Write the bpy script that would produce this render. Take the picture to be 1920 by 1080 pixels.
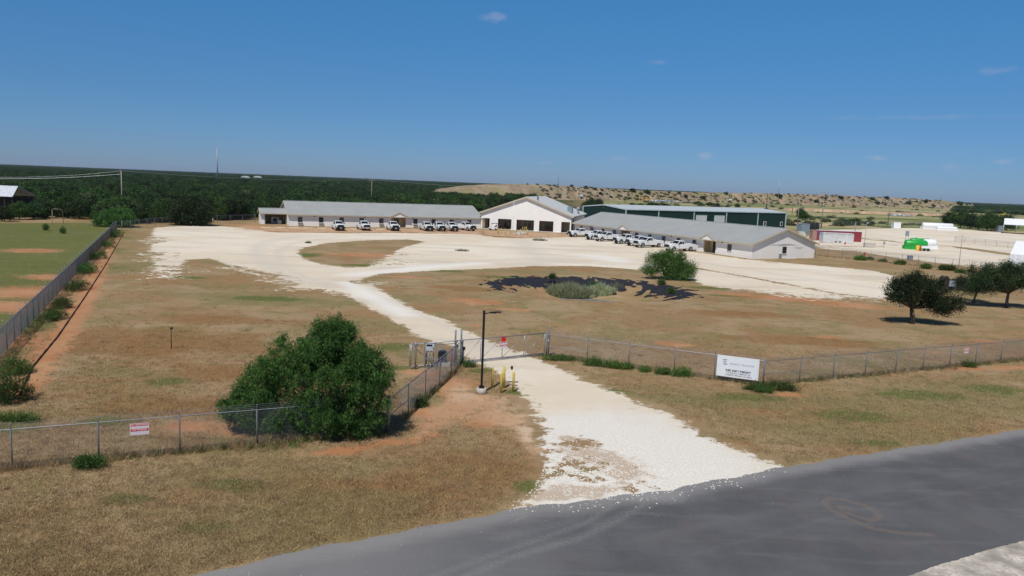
import bpy, bmesh, math, random
import numpy as np
from mathutils import Vector, Matrix, Euler
R = math.radians
SC = bpy.context.scene
for o in list(bpy.data.objects): bpy.data.objects.remove(o)
COL = SC.collection

# ------------------------------------------------------------------ camera
HFOV, CAMH, HORC, SLOPE = 68.0, 12.0, 344.5, 0.0395
FPX = 960/math.tan(R(HFOV/2)); ROLL = math.atan(SLOPE)
PITCH = math.atan((540-HORC)*math.cos(ROLL)/FPX)
cd = bpy.data.cameras.new('camera'); cam = bpy.data.objects.new('camera', cd); COL.objects.link(cam)
cd.sensor_fit = 'HORIZONTAL'; cd.angle = R(HFOV); cd.clip_start = .5; cd.clip_end = 30000
cam.matrix_world = Matrix.Translation((0, 0, CAMH)) @ Matrix.Rotation(R(90)-PITCH, 4, 'X') @ Matrix.Rotation(ROLL, 4, 'Z')
SC.camera = cam
# ------------------------------------------------------------------ world, sun, exposure
SUN_EL, SH_AZ = 57.0, 68.0           # shadows fall towards math angle SH_AZ
SUN_AZ = SH_AZ+180
w = bpy.data.worlds.new('World'); SC.world = w; w.use_nodes = True
nt = w.node_tree; nt.nodes.clear()
sky = nt.nodes.new('ShaderNodeTexSky'); sky.sky_type = 'NISHITA'; sky.sun_disc = False
sky.sun_elevation = R(SUN_EL); sky.sun_rotation = R(90-SUN_AZ); sky.altitude = 1500
sky.air_density = 1.0; sky.dust_density = 0.6; sky.ozone_density = 4.0
bg = nt.nodes.new('ShaderNodeBackground'); bg.inputs[1].default_value = 0.075
out = nt.nodes.new('ShaderNodeOutputWorld')
# faint small clouds low in the sky
tc = nt.nodes.new('ShaderNodeTexCoord')
n1 = nt.nodes.new('ShaderNodeTexNoise'); n1.inputs['Scale'].default_value = 45; n1.inputs['Detail'].default_value = 6; n1.inputs['Roughness'].default_value = .65
mp = nt.nodes.new('ShaderNodeMapping'); mp.inputs['Scale'].default_value = (1, 1, 2.2)
nt.links.new(tc.outputs['Generated'], mp.inputs[0]); nt.links.new(mp.outputs[0], n1.inputs[0])
def wm(op, a, b=None, clamp=False):
    m_ = nt.nodes.new('ShaderNodeMath'); m_.operation = op; m_.use_clamp = clamp
    for i_, v_ in enumerate((a, b)):
        if v_ is None: continue
        if isinstance(v_, (int, float)): m_.inputs[i_].default_value = v_
        else: nt.links.new(v_, m_.inputs[i_])
    return m_.outputs[0]
cloud = None
for cpx, cpy, w_px, h_px, a_ in ((925, 33, 26, 9, .34), (1866, 133, 30, 7, .20), (1322, 291, 18, 8, .30), (1645, 297, 20, 5, .34), (1880, 303, 16, 5, .25), (1787, 312, 22, 6, .18), (1025, 306, 18, 4, .18), (1160, 297, 24, 5, .12), (1235, 117, 18, 5, .14), (1760, 220, 230, 5, .12)):
    x_, y_ = cpx-960, 540-cpy; cr_, sr_ = math.cos(ROLL), math.sin(ROLL); xr_ = x_*cr_-y_*sr_; yr_ = x_*sr_+y_*cr_
    dv = Vector((xr_, FPX*math.cos(PITCH)+yr_*math.sin(PITCH), -FPX*math.sin(PITCH)+yr_*math.cos(PITCH))).normalized()
    vs_ = nt.nodes.new('ShaderNodeVectorMath'); vs_.operation = 'SUBTRACT'; nt.links.new(tc.outputs['Generated'], vs_.inputs[0]); vs_.inputs[1].default_value = dv
    vm_ = nt.nodes.new('ShaderNodeVectorMath'); vm_.operation = 'MULTIPLY'; nt.links.new(vs_.outputs[0], vm_.inputs[0]); vm_.inputs[1].default_value = (FPX/w_px, FPX/w_px, FPX/h_px)
    vl_ = nt.nodes.new('ShaderNodeVectorMath'); vl_.operation = 'LENGTH'; nt.links.new(vm_.outputs[0], vl_.inputs[0])
    s_ = wm('ADD', wm('SUBTRACT', 1.0, vl_.outputs['Value']), wm('MULTIPLY', wm('SUBTRACT', n1.outputs[0], .5), 3.0))
    s_ = wm('MULTIPLY', wm('MULTIPLY', s_, 1.0, True), a_)
    cloud = s_ if cloud is None else wm('MAXIMUM', cloud, s_)
mx = nt.nodes.new('ShaderNodeMix'); mx.data_type = 'RGBA'
sx_ = nt.nodes.new('ShaderNodeSeparateXYZ'); nt.links.new(tc.outputs['Generated'], sx_.inputs[0])
gr = nt.nodes.new('ShaderNodeValToRGB'); nt.links.new(sx_.outputs[2], gr.inputs[0]); e_ = gr.color_ramp.elements
e_[0].position = 0.0; e_[0].color = (.42, .575, .95, 1); e_[1].position = .50; e_[1].color = (.52, .66, .74, 1)
e2 = e_.new(.10); e2.color = (.42, .72, 1.0, 1); e3 = e_.new(.235); e3.color = (.45, 1.0, 1.28, 1)
tn_ = nt.nodes.new('ShaderNodeMix'); tn_.data_type = 'RGBA'; tn_.blend_type = 'MULTIPLY'; tn_.inputs[0].default_value = 1
nt.links.new(sky.outputs[0], tn_.inputs[6]); nt.links.new(gr.outputs[0], tn_.inputs[7])
nt.links.new(cloud, mx.inputs[0]); nt.links.new(tn_.outputs[2], mx.inputs[6]); mx.inputs[7].default_value = (6.2, 6.2, 7.6, 1)
nt.links.new(mx.outputs[2], bg.inputs[0])
nt.links.new(bg.outputs[0], out.inputs[0])
sl = bpy.data.lights.new('sun', 'SUN'); sl.energy = 3.8; sl.angle = R(.5); sl.color = (1, .955, .88)
so = bpy.data.objects.new('sun', sl); COL.objects.link(so)
sd = Vector((math.cos(R(SUN_AZ))*math.cos(R(SUN_EL)), math.sin(R(SUN_AZ))*math.cos(R(SUN_EL)), math.sin(R(SUN_EL))))
so.rotation_euler = sd.to_track_quat('Z', 'Y').to_euler(); so.location = (0, -20, 60)
SC.view_settings.view_transform = 'Standard'; SC.view_settings.look = 'None'
SC.view_settings.exposure = 0.0; SC.view_settings.gamma = 1.0
SC.cycles.max_bounces = 5; SC.cycles.volume_bounces = 0; SC.cycles.transparent_max_bounces = 12

# ------------------------------------------------------------------ survey: photograph point -> point on level z
CR, SR, CP, SP = math.cos(ROLL), math.sin(ROLL), math.cos(PITCH), math.sin(PITCH)
def G(px, py, z=0.0):
    x = px-960; y = 540-py
    xr = x*CR-y*SR; yr = x*SR+y*CR
    dy = FPX*CP+yr*SP; dz = -FPX*SP+yr*CP
    t = (z-CAMH)/dz
    return Vector((xr*t, dy*t, z))
def ray(px, py):
    x = px-960; y = 540-py
    xr = x*CR-y*SR; yr = x*SR+y*CR
    return Vector((xr, FPX*CP+yr*SP, -FPX*SP+yr*CP))/FPX
def at_depth(px, py, Y):
    d = ray(px, py); t = Y/d.y
    return Vector((d.x*t, Y, CAMH+d.z*t))
def height_at(p, px, py):             # height above p that the photo shows at py
    d = ray(px, py); t = p.y/d.y
    return CAMH+d.z*t-p.z
rnd = random.Random(5); nr = np.random.default_rng(7)

# ------------------------------------------------------------------ object helpers
def tag(o, label=None, cat=None, group=None, kind=None):
    if label: o['label'] = label
    if cat: o['category'] = cat
    if group: o['group'] = group
    if kind: o['kind'] = kind
    return o
def empty(name, loc=(0, 0, 0), rz=0, label=None, cat=None, group=None):
    o = bpy.data.objects.new(name, None); COL.objects.link(o); o.location = loc; o.rotation_euler = (0, 0, rz)
    o.empty_display_size = .2
    return tag(o, label, cat, group)
def link(name, me, mat=None, parent=None, loc=None, rz=None):
    o = bpy.data.objects.new(name, me); COL.objects.link(o)
    if mat is not None:
        for m in (mat if isinstance(mat, (list, tuple)) else [mat]): me.materials.append(m)
    if parent: o.parent = parent
    if loc is not None: o.location = loc
    if rz is not None: o.rotation_euler = (0, 0, rz)
    return o
def copy_tree(o, parent=None):
    c = o.copy(); COL.objects.link(c); c.parent = parent
    for ch in list(o.children): copy_tree(ch, c)
    return c
def npmesh(name, V, F, smooth=False, attrs=None, loose_ok=False):
    """V (n,3), F (m,k) arrays of equal-size faces"""
    V = np.asarray(V, dtype=np.float32); F = np.asarray(F, dtype=np.int32)
    me = bpy.data.meshes.new(name); m, k = F.shape
    me.vertices.add(len(V)); me.vertices.foreach_set('co', V.ravel())
    me.loops.add(m*k); me.loops.foreach_set('vertex_index', F.ravel())
    me.polygons.add(m); me.polygons.foreach_set('loop_start', np.arange(0, m*k, k, dtype=np.int32))
    try: me.polygons.foreach_set('loop_total', np.full(m, k, dtype=np.int32))
    except Exception: pass
    if smooth: me.polygons.foreach_set('use_smooth', np.ones(m, dtype=bool))
    me.update(calc_edges=True)
    for an, (dom, arr) in (attrs or {}).items():
        a = me.attributes.new(an, 'FLOAT', dom); a.data.foreach_set('value', np.asarray(arr, dtype=np.float32))
    return me

class MB:
    """mesh builder: boxes, tubes, prisms, quads with material slots"""
    def __init__(s): s.v = []; s.f = []; s.m = []; s.sm = []
    def add(s, vs, fs, m=0, smooth=False):
        b = len(s.v); s.v += [tuple(v) for v in vs]
        for f in fs: s.f.append([b+i for i in f]); s.m.append(m); s.sm.append(smooth)
    def box(s, c, d, m=0, rz=0, M=None):
        x, y, z = [k/2 for k in d]
        vs = [Vector((a*x, b*y, e*z)) for e in (-1, 1) for (a, b) in ((-1, -1), (1, -1), (1, 1), (-1, 1))]
        if rz: rm = Matrix.Rotation(rz, 3, 'Z'); vs = [rm @ v for v in vs]
        vs = [v+Vector(c) for v in vs]
        if M: vs = [M @ v for v in vs]
        s.add(vs, [(3, 2, 1, 0), (4, 5, 6, 7), (0, 1, 5, 4), (1, 2, 6, 5), (2, 3, 7, 6), (3, 0, 4, 7)], m)
        return s
    def prism(s, prof, y0, y1, m=0, axis='y', cap=True):
        """prof: list of (a,z) CCW; extruded along y (or x)"""
        n = len(prof)
        if axis == 'y': A = [(a, y0, z) for a, z in prof]; B = [(a, y1, z) for a, z in prof]
        elif axis == 'x': A = [(y0, a, z) for a, z in prof]; B = [(y1, a, z) for a, z in prof]
        else: A = [(a, z, y0) for a, z in prof]; B = [(a, z, y1) for a, z in prof]
        fs = [(i, (i+1) % n, n+(i+1) % n, n+i) for i in range(n)]
        if cap: fs += [tuple(range(n))[::-1], tuple(range(n, 2*n))]
        s.add(A+B, fs, m); return s
    def tube(s, pts, r, n=8, m=0, cap=True, smooth=True):
        pts = [Vector(p) for p in pts]; rs = r if isinstance(r, (list, tuple)) else [r]*len(pts)
        vs = []; 
        for i, p in enumerate(pts):
            t = (pts[min(i+1, len(pts)-1)]-pts[max(i-1, 0)]).normalized()
            a = Vector((0, 0, 1)) if abs(t.z) < .95 else Vector((1, 0, 0))
            u = t.cross(a).normalized(); w_ = t.cross(u)
            for k in range(n):
                an = 2*math.pi*k/n; vs.append(p+(u*math.cos(an)+w_*math.sin(an))*rs[i])
        fs = [(i*n+k, i*n+(k+1) % n, (i+1)*n+(k+1) % n, (i+1)*n+k) for i in range(len(pts)-1) for k in range(n)]
        s.add(vs, fs, m, smooth)
        if cap:
            b = len(s.v)-len(vs); s.f.append([b+k for k in range(n)]); s.m.append(m); s.sm.append(False)
            b2 = len(s.v)-n; s.f.append([b2+k for k in range(n)][::-1]); s.m.append(m); s.sm.append(False)
        return s
    def quad(s, a, b, c, d, m=0): s.add([a, b, c, d], [(0, 1, 2, 3)], m); return s
    def mesh(s, name):
        me = bpy.data.meshes.new(name); me.from_pydata(s.v, [], s.f)
        me.polygons.foreach_set('material_index', s.m); me.polygons.foreach_set('use_smooth', s.sm)
        me.update()
        bm = bmesh.new(); bm.from_mesh(me); bmesh.ops.recalc_face_normals(bm, faces=bm.faces); bm.to_mesh(me); bm.free()
        return me
    def build(s, name, mat, parent=None, loc=None, rz=None): return link(name, s.mesh(name), mat, parent, loc, rz)

# ------------------------------------------------------------------ materials
def nodes(mat):
    mat.use_nodes = True; nt = mat.node_tree; nt.nodes.clear(); return nt
class NT:
    def __init__(s, name):
        s.mat = bpy.data.materials.new(name); s.nt = nodes(s.mat)
        s.out = s.nt.nodes.new('ShaderNodeOutputMaterial')
    def n(s, t, **k):
        nd = s.nt.nodes.new(t)
        for a, b in k.items(): setattr(nd, a, b)
        return nd
    def l(s, a, b): s.nt.links.new(a, b)
    def noise(s, vec, scale, detail=4, rough=.55, dist=0):
        nd = s.n('ShaderNodeTexNoise'); nd.inputs['Scale'].default_value = scale; nd.inputs['Detail'].default_value = detail
        nd.inputs['Roughness'].default_value = rough; nd.inputs['Distortion'].default_value = dist
        if vec is not None: s.l(vec, nd.inputs['Vector'])
        return nd.outputs[0]
    def math(s, op, a, b=None, clamp=False):
        nd = s.n('ShaderNodeMath', operation=op); nd.use_clamp = clamp
        for i, v in enumerate((a, b)):
            if v is None: continue
            if isinstance(v, (int, float)): nd.inputs[i].default_value = v
            else: s.l(v, nd.inputs[i])
        return nd.outputs[0]
    def ramp(s, val, lo, hi):           # 0..1 smooth step
        nd = s.n('ShaderNodeMapRange', interpolation_type='SMOOTHSTEP'); s.l(val, nd.inputs[0])
        nd.inputs[1].default_value = lo; nd.inputs[2].default_value = hi
        return nd.outputs[0]
    def mix(s, f, a, b, blend='MIX'):
        nd = s.n('ShaderNodeMix', data_type='RGBA', blend_type=blend)
        if isinstance(f, (int, float)): nd.inputs[0].default_value = f
        else: s.l(f, nd.inputs[0])
        for i, v in ((6, a), (7, b)):
            if isinstance(v, tuple): nd.inputs[i].default_value = (*v, 1)
            else: s.l(v, nd.inputs[i])
        return nd.outputs[2]
    def attr(s, name): nd = s.n('ShaderNodeAttribute', attribute_name=name); return nd.outputs['Fac']
    def pos(s): return s.n('ShaderNodeNewGeometry').outputs['Position']
    def obj(s): return s.n('ShaderNodeTexCoord').outputs['Object']
    def bump(s, h, strength, dist):
        nd = s.n('ShaderNodeBump'); nd.inputs['Strength'].default_value = strength; nd.inputs['Distance'].default_value = dist
        s.l(h, nd.inputs['Height']); return nd.outputs[0]
    def bsdf(s, col, rough=.8, metal=0, normal=None, spec=None):
        b = s.n('ShaderNodeBsdfPrincipled')
        if isinstance(col, tuple): b.inputs['Base Color'].default_value = (*col, 1)
        else: s.l(col, b.inputs['Base Color'])
        if isinstance(rough, (int, float)): b.inputs['Roughness'].default_value = rough
        else: s.l(rough, b.inputs['Roughness'])
        b.inputs['Metallic'].default_value = metal
        if spec is not None: b.inputs['Specular IOR Level'].default_value = spec
        if normal is not None: s.l(normal, b.inputs['Normal'])
        return b
    def done(s, b): s.l(b.outputs[0], s.out.inputs[0]); return s.mat
_mc = {}
def M(name, col, rough=.7, metal=0, var=.15, scale=1.5, spec=None, fine=None):
    if name in _mc: return _mc[name]
    t = NT(name); p = t.obj()
    n = t.noise(p, scale, 5)
    dark = tuple(c*(1-var) for c in col); lite = tuple(min(1, c*(1+var*.7)) for c in col)
    c = t.mix(t.ramp(n, .3, .7), dark, lite)
    if fine: c = t.mix(t.ramp(t.noise(p, fine, 3), .45, .7), c, tuple(k*.7 for k in col))
    _mc[name] = t.done(t.bsdf(c, rough, metal, spec=spec)); return _mc[name]

def leaf_mat(name, dark, mid, lite, trans=.25):
    t = NT(name); a = t.attr('tint')
    c = t.mix(t.ramp(a, 0, .55), dark, mid); c = t.mix(t.ramp(a, .55, 1.0), c, lite)
    oi = t.n('ShaderNodeObjectInfo').outputs['Random']
    hs = t.n('ShaderNodeHueSaturation'); t.l(c, hs.inputs['Color'])
    mr = t.n('ShaderNodeMapRange'); t.l(oi, mr.inputs[0]); mr.inputs[3].default_value = .55; mr.inputs[4].default_value = 1.55
    t.l(mr.outputs[0], hs.inputs['Value'])
    mr2 = t.n('ShaderNodeMapRange'); t.l(oi, mr2.inputs[0]); mr2.inputs[3].default_value = .485; mr2.inputs[4].default_value = .515
    t.l(mr2.outputs[0], hs.inputs['Hue'])
    b = t.bsdf(hs.outputs[0], .6, spec=.25)
    if trans:
        tr = t.n('ShaderNodeBsdfTranslucent'); t.l(hs.outputs[0], tr.inputs[0])
        m = t.n('ShaderNodeMixShader'); m.inputs[0].default_value = trans
        t.l(b.outputs[0], m.inputs[1]); t.l(tr.outputs[0], m.inputs[2])
        t.l(m.outputs[0], t.out.inputs[0]); return t.mat
    return t.done(b)

BARK = M('bark', (.10, .075, .055), .9, var=.4, scale=6)
LEAF_FOREST = leaf_mat('forest_leaves', (.012, .026, .008), (.027, .056, .015), (.070, .110, .028), .12)
LEAF_MESQ = leaf_mat('mesquite_leaves', (.020, .048, .011), (.045, .105, .020), (.12, .19, .045))
LEAF_DARK = leaf_mat('dark_oak_leaves', (.012, .026, .008), (.026, .054, .016), (.070, .110, .038), .12)
LEAF_BRIGHT = leaf_mat('bright_leaves', (.035, .085, .018), (.075, .16, .030), (.15, .24, .055), .3)
LEAF_REED = leaf_mat('reed_leaves', (.24, .27, .15), (.40, .45, .26), (.56, .58, .38), .3)
LEAF_STRAW = leaf_mat('dry_grass_blades', (.24, .16, .078), (.35, .25, .13), (.48, .37, .22), .25)
LEAF_TUFT = leaf_mat('short_grass_blades', (.30, .20, .10), (.42, .30, .16), (.54, .42, .26), .35)
LEAF_OLIVE = leaf_mat('olive_scrub_leaves', (.05, .055, .025), (.085, .10, .04), (.15, .16, .07), .1)
LEAF_GREEN = leaf_mat('weed_leaves', (.04, .085, .016), (.075, .14, .026), (.14, .20, .05), .25)

GALV = M('galvanised_steel', (.34, .36, .40), .42, .55, var=.2, scale=4)
WIRE = M('fence_wire', (.20, .22, .26), .5, .4, var=.15, scale=4)
BLACK = M('black_plastic', (.018, .018, .02), .5, var=.2)
WOODP = M('weathered_pole_wood', (.30, .27, .235), .85, var=.25, scale=3)
DARKP = M('dark_pole_wood', (.045, .035, .03), .85, var=.25, scale=3)
CONC = M('pale_concrete', (.55, .52, .47), .85, var=.15, scale=3, fine=20)
YEL = M('yellow_paint', (.70, .56, .13), .5, var=.12, scale=5, fine=15)
RED = M('red_paint', (.55, .02, .025), .5, var=.1)
GLASS = M('dark_glass', (.012, .014, .018), .08, var=.1, spec=.6)
WHITE = M('white_paint', (.80, .81, .82), .35, var=.03)
TRIM = M('tan_trim', (.52, .45, .34), .7, var=.1)

# ------------------------------------------------------------------ ground fields
def seg_dist(P, poly, closed=True):
    d = np.full(len(P), 1e9); inside = np.zeros(len(P), dtype=bool)
    n = len(poly)
    for i in range(n if closed else n-1):
        a = poly[i]; b = poly[(i+1) % n]; ab = b-a
        t = np.clip(((P-a)@ab)/max(ab@ab, 1e-9), 0, 1)
        q = a+t[:, None]*ab; d = np.minimum(d, np.hypot(*(P-q).T))
        if closed:
            c = ((a[1] > P[:, 1]) != (b[1] > P[:, 1]))
            xi = (b[0]-a[0])*(P[:, 1]-a[1])/((b[1]-a[1]) if abs(b[1]-a[1]) > 1e-9 else 1e-9)+a[0]
            inside ^= (c & (P[:, 0] < xi))
    return np.where(inside, d, -d) if closed else d
def wpoly(pts): return np.array([[G(x, y).x, G(x, y).y] for x, y in pts])

YARD = wpoly([(288, 427), (330, 424), (400, 423), (450, 427), (480, 432), (520, 436), (560, 436), (640, 437), (760, 437), (890, 439), (905, 441), (925, 445), (985, 447), (1060, 445),
  (1085, 443), (1150, 452), (1250, 465.5), (1330, 476.5), (1390, 485), (1450, 491), (1520, 497), (1580, 502), (1640, 508), (1685, 520), (1720, 540), (1700, 556),
  (1640, 560), (1580, 562), (1500, 557), (1440, 548), (1380, 543), (1320, 535), (1290, 520), (1240, 512), (1180, 504), (1100, 499), (1000, 499), (900, 504), (800, 508), (715, 513), (678, 521),
  (720, 548), (775, 578), (840, 603), (890, 628), (950, 652), (1005, 672), (1050, 690), (1100, 716), (1180, 744), (1260, 780), (1335, 820), (1400, 850), (1470, 876),
  (1480, 900), (1180, 960), (1010, 962), (960, 958), (985, 938), (1010, 915), (1028, 880), (1032, 845), (1020, 795), (1000, 755), (972, 730), (940, 704), (900, 688), (868, 668),
  (850, 650), (790, 634), (745, 606), (700, 580), (650, 555), (610, 543), (545, 540), (500, 515), (440, 503), (395, 484), (350, 487), (330, 512), (305, 520), (292, 505), (282, 470), (285, 445)])
ISLE = wpoly([(556, 473), (572, 463), (620, 455), (700, 450), (765, 449), (800, 453), (762, 462), (732, 474), (712, 490), (690, 500), (650, 502), (605, 496), (572, 486)])
LOT = wpoly([(1532, 436), (1560, 431), (1700, 427), (1800, 430), (1900, 438), (2050, 452), (2100, 500), (1960, 520), (1850, 503), (1750, 492), (1660, 480), (1600, 470), (1545, 468), (1500, 450)])
ROADN = [(360, 1080), (450, 1060), (600, 1025), (750, 998), (870, 974), (980, 952), (1130, 935), (1260, 917), (1450, 880), (1600, 855), (1750, 832), (1920, 805)]
ROADS = [(1700, 1080), (1800, 1047), (1920, 1013)]
def extend(W, d0, d1):
    a = W[0]+(W[0]-W[1])/np.linalg.norm(W[0]-W[1])*d0; b = W[-1]+(W[-1]-W[-2])/np.linalg.norm(W[-1]-W[-2])*d1
    return np.vstack([a, W, b])
WN = extend(wpoly(ROADN), 60, 500); WS = extend(wpoly(ROADS), 0, 500)
WS = np.vstack([[WN[0][0]+3, WN[0][1]-13], [-22, 3.5], [2, 18.2], WS[1:]])
ROAD = np.vstack([WN, WS[::-1]])

def patches(P, lst):
    """lst of (px,py,rx_m,ry_m[,rot]) -> max field, 1 in the middle, 0 at the rim, negative outside"""
    f = np.full(len(P), -5.0)
    for it in lst:
        c = G(it[0], it[1]); rot = R(it[4]) if len(it) > 4 else 0
        d = P-np.array([c.x, c.y]); ca, sa = math.cos(rot), math.sin(rot)
        u = (d[:, 0]*ca+d[:, 1]*sa)/it[2]; v = (-d[:, 0]*sa+d[:, 1]*ca)/it[3]
        f = np.maximum(f, 1-np.hypot(u, v))
    return f
REDP = [(895, 566, 4.2, 2.6, -15), (960, 580, 2.6, 1.2, -10), (1262, 646, 1.8, 1.3), (1556, 632, 1.6, 1.0), (60, 548, 7, 5), (20, 575, 7, 4), (110, 520, 5, 3), (60, 470, 5, 4), (30, 640, 3.5, 3),
  (845, 725, 2.4, 2.3, 60), (805, 775, 1.7, 2.1, 40), (870, 760, 1.9, 2.2), (905, 790, 1.4, 1.8, 60), (960, 790, 1.3, 1.6), (790, 700, 2.0, 1.0), (640, 846, 2.6, .7, 20), (740, 830, 1.2, .6), (350, 800, 2.0, 1.3), (450, 805, 1.8, 1.5), (1900, 690, 3.2, 1.0, 10), (1810, 690, 2.6, .9, 10),
  (680, 478, 7.5, 4.5), (1600, 486, 4, 2), (1560, 480, 4, 2.0), (1480, 560, 9, 3.0, -15), (1590, 572, 7, 3.0, -15), (1390, 553, 5, 1.6, -15), (470, 423, 8, 4, 20), (430, 427, 7, 3), (1850, 640, 2.5, 1), (1750, 660, 1.5, .8), (890, 610, 1.0, .6), (770, 520, 4.0, 1.2),
  (560, 427, 9, 1.8, 23), (640, 430, 8, 1.6, 23), (1560, 515, 4, 1), (1160, 690, 1.3, .5), (1480, 740, 1.5, .7)]
GRNP = [(60, 430, 22, 12), (140, 445, 12, 9), (60, 500, 8, 6), (20, 605, 6, 5), (60, 595, 4, 3), (120, 500, 8, 6), (20, 780, 1.6, 1.2), (5, 800, 2.2, 1.4), (160, 470, 6, 8), (60, 455, 12, 5),
  (320, 716, 1.6, 1.1), (900, 695, 1.1, .8), (1040, 668, 1.6, .7), (1440, 720, 2.0, .7), (1290, 520, 5, 2.2), (1330, 540, 4, 1.6), (1370, 555, 4, 1.2), (700, 497, 6, 2.0, 20), (580, 478, 2.5, 4), (975, 735, 1.2, .8), (1400, 745, 3, 1.2), (1600, 780, 3.5, 1.5), (1720, 740, 4, 1.5), (1870, 730, 3, 1.5), (1150, 735, 1.5, .8),
  (960, 520, 6, 1.5), (830, 508, 5, 1.5), (200, 790, 1.6, 1.0), (500, 560, 5, 2), (350, 520, 3, 1.5), (985, 910, .7, .9), (440, 910, 1.8, .8), (380, 990, 1.4, .7), (240, 935, 1.4, .6), (1640, 830, 1.8, .7), (740, 650, 1.6, 1.8), (745, 690, 1.3, 1)]
BARE = [(287, 450, 5, 12), (290, 480, 5, 10), (300, 510, 7, 8), (560, 548, 6, 3), (1560, 464, 10, 3), (1650, 474, 10, 3), (1750, 488, 14, 3), (1850, 500, 14, 3), (1700, 436, 24, 6), (1600, 437, 14, 4), (1450, 551, 12, 3, -15), (1650, 530, 5, 6), (520, 431, 13, 3.5, 23), (640, 433.5, 13, 3, 23), (760, 435, 13, 3, 23), (860, 437, 10, 3, 23), (985, 444, 13, 2.5, -12), (1420, 489, 6, 2, -60), (740, 492, 9, 5, 30), (770, 478, 7, 5, 20), (700, 530, 4, 2), (440, 520, 13, 8), (400, 510, 9, 8), (330, 530, 7, 6), (500, 545, 6, 3), (370, 545, 9, 4), (480, 565, 5, 2)]
POND = dict(c=np.array([9.3, 90.0]), rx=11.8, ry=10.2)

def fields(P):
    f = {}
    y = seg_dist(P, YARD); isl = seg_dist(P, ISLE); lot = seg_dist(P, LOT)
    y = np.minimum(y, -isl); f['cal'] = np.clip(np.maximum(y, lot), -12, 12)
    # strip of grass inside the right-hand yard and inside the far lot
    for pts, wd in (([(1306, 503), (1400, 519), (1500, 538), (1570, 551), (1660, 562)], .5), ([(1600, 446), (1700, 455), (1800, 464), (1900, 478)], 2.8), ([(1560, 424), (1620, 432)], 1.0), ([(1548, 461), (1620, 463), (1690, 459)], 1.0)):
        d = seg_dist(P, wpoly(pts), False); f['cal'] = np.minimum(f['cal'], d-wd)
    ragged = patches(P, BARE+[(1560, 560, 16, 5, -20), (1130, 880, 2.0, 3.4, 40), (1090, 830, 1.0, 1.6, 60)])
    f['rag'] = np.clip(ragged*2.2, 0, 1)
    f['red'] = np.clip(patches(P, REDP), -1, 1)
    # bare strip beside the left fence
    A = wpoly([(30, 745), (110, 640), (160, 560), (200, 470), (225, 432)])
    d = seg_dist(P, A, False); f['red'] = np.maximum(f['red'], np.clip(.95-np.abs(d)/1.35, -1, 1))
    f['grn'] = np.clip(patches(P, GRNP), -1, 1)
    LF = wpoly([(-400, 1000), (0, 672), (217, 433), (200, 418), (-600, 415)]); lf = seg_dist(P, LF); f['grn'] = np.where(lf > 0, np.maximum(f['grn'], .52-.5*np.clip(f['red'], 0, 1)), f['grn'])
    BG = wpoly([(752, 822), (800, 770), (850, 712), (880, 706), (905, 740), (960, 742), (1000, 757), (1022, 800), (1030, 850), (1000, 868), (950, 812), (900, 790), (840, 800), (790, 838)])
    bg_ = seg_dist(P, BG); f['red'] = np.maximum(f['red'], np.clip(bg_*.55+.15, -1, .55)); f['pal'] = np.clip(bg_*1.2+.2, 0, 1)*np.clip((P[:, 0]+5.5)/5, .25, 1)
    f['red'] = np.where(seg_dist(P, wpoly([(925, 742), (975, 745), (1010, 775), (1030, 850), (985, 800)])) > 0, f['red']-.32, f['red'])
    trk = np.zeros(len(P)); wht = np.zeros(len(P))
    for pts, wd in (([(560, 530), (520, 510), (490, 488), (478, 468), (500, 452), (560, 444), (700, 442)], 1.6), ([(620, 540), (560, 515), (525, 492), (520, 472), (550, 456), (620, 447)], .8), ([(985, 452), (992, 470), (1010, 480), (1018, 488), (1000, 496)], 3.2), ([(720, 540), (800, 575), (880, 612), (960, 650)], .5), ([(690, 545), (770, 580), (850, 620), (930, 655)], .5), ([(1100, 460), (1300, 490), (1500, 520), (1640, 540)], 1.2), ([(700, 505), (900, 490), (1100, 480), (1180, 490)], 1.5)):
        trk = np.maximum(trk, np.clip(1.2-np.abs(seg_dist(P, wpoly(pts), False))/wd, 0, 1))
    for pts, wd in (([(660, 515), (720, 512), (800, 500), (900, 494)], 2.5), ([(1110, 480), (1160, 488)], 4), ([(650, 530), (700, 558), (760, 590)], 1.5)):
        wht = np.maximum(wht, np.clip(1.2-np.abs(seg_dist(P, wpoly(pts), False))/wd, 0, 1))
    f['trk'] = trk; f['wht'] = wht
    ST = [wpoly([(440, 424), (545, 425), (905, 430), (905, 441), (760, 437), (560, 436), (470, 433)]), wpoly([(905, 431), (1075, 439), (1075, 447), (985, 447), (905, 441)]), wpoly([(1400, 486), (1530, 483), (1600, 492), (1600, 503), (1450, 493)])][:2]
    for q_, a_ in zip(ST, (.75, .75, .25)):
        d_ = seg_dist(P, q_); f['red'] = np.maximum(f['red'], np.clip(d_*.3+.15, -1, .5)); f['pal'] = np.maximum(f['pal'], np.clip(d_*.6+.5, 0, 1)*a_)
    f['org'] = np.clip(patches(P, [(300, 640, 12, 6), (420, 700, 7, 3), (150, 640, 5, 6), (330, 760, 6, 2.5), (1500, 640, 9, 3), (700, 930, 6, 3), (900, 880, 3, 3), (870, 540, 7, 3), (420, 600, 8, 3), (1400, 590, 10, 3)]), 0, 1)
    f['olv'] = np.clip(patches(P, [(500, 560, 14, 6), (260, 500, 7, 12), (1700, 760, 9, 4), (1600, 810, 9, 3), (1300, 750, 5, 2), (1850, 740, 9, 4), (560, 1000, 6, 3), (760, 560, 6, 4), (1000, 510, 14, 3), (650, 940, 5, 2), (1550, 700, 5, 2), (250, 700, 4, 2)]), 0, 1)
    f['gvl'] = np.clip(1-np.hypot((P[:, 0]-5.5)/8.0, (P[:, 1]-32)/11), 0, 1)     # fresh crushed stone by the road
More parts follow.
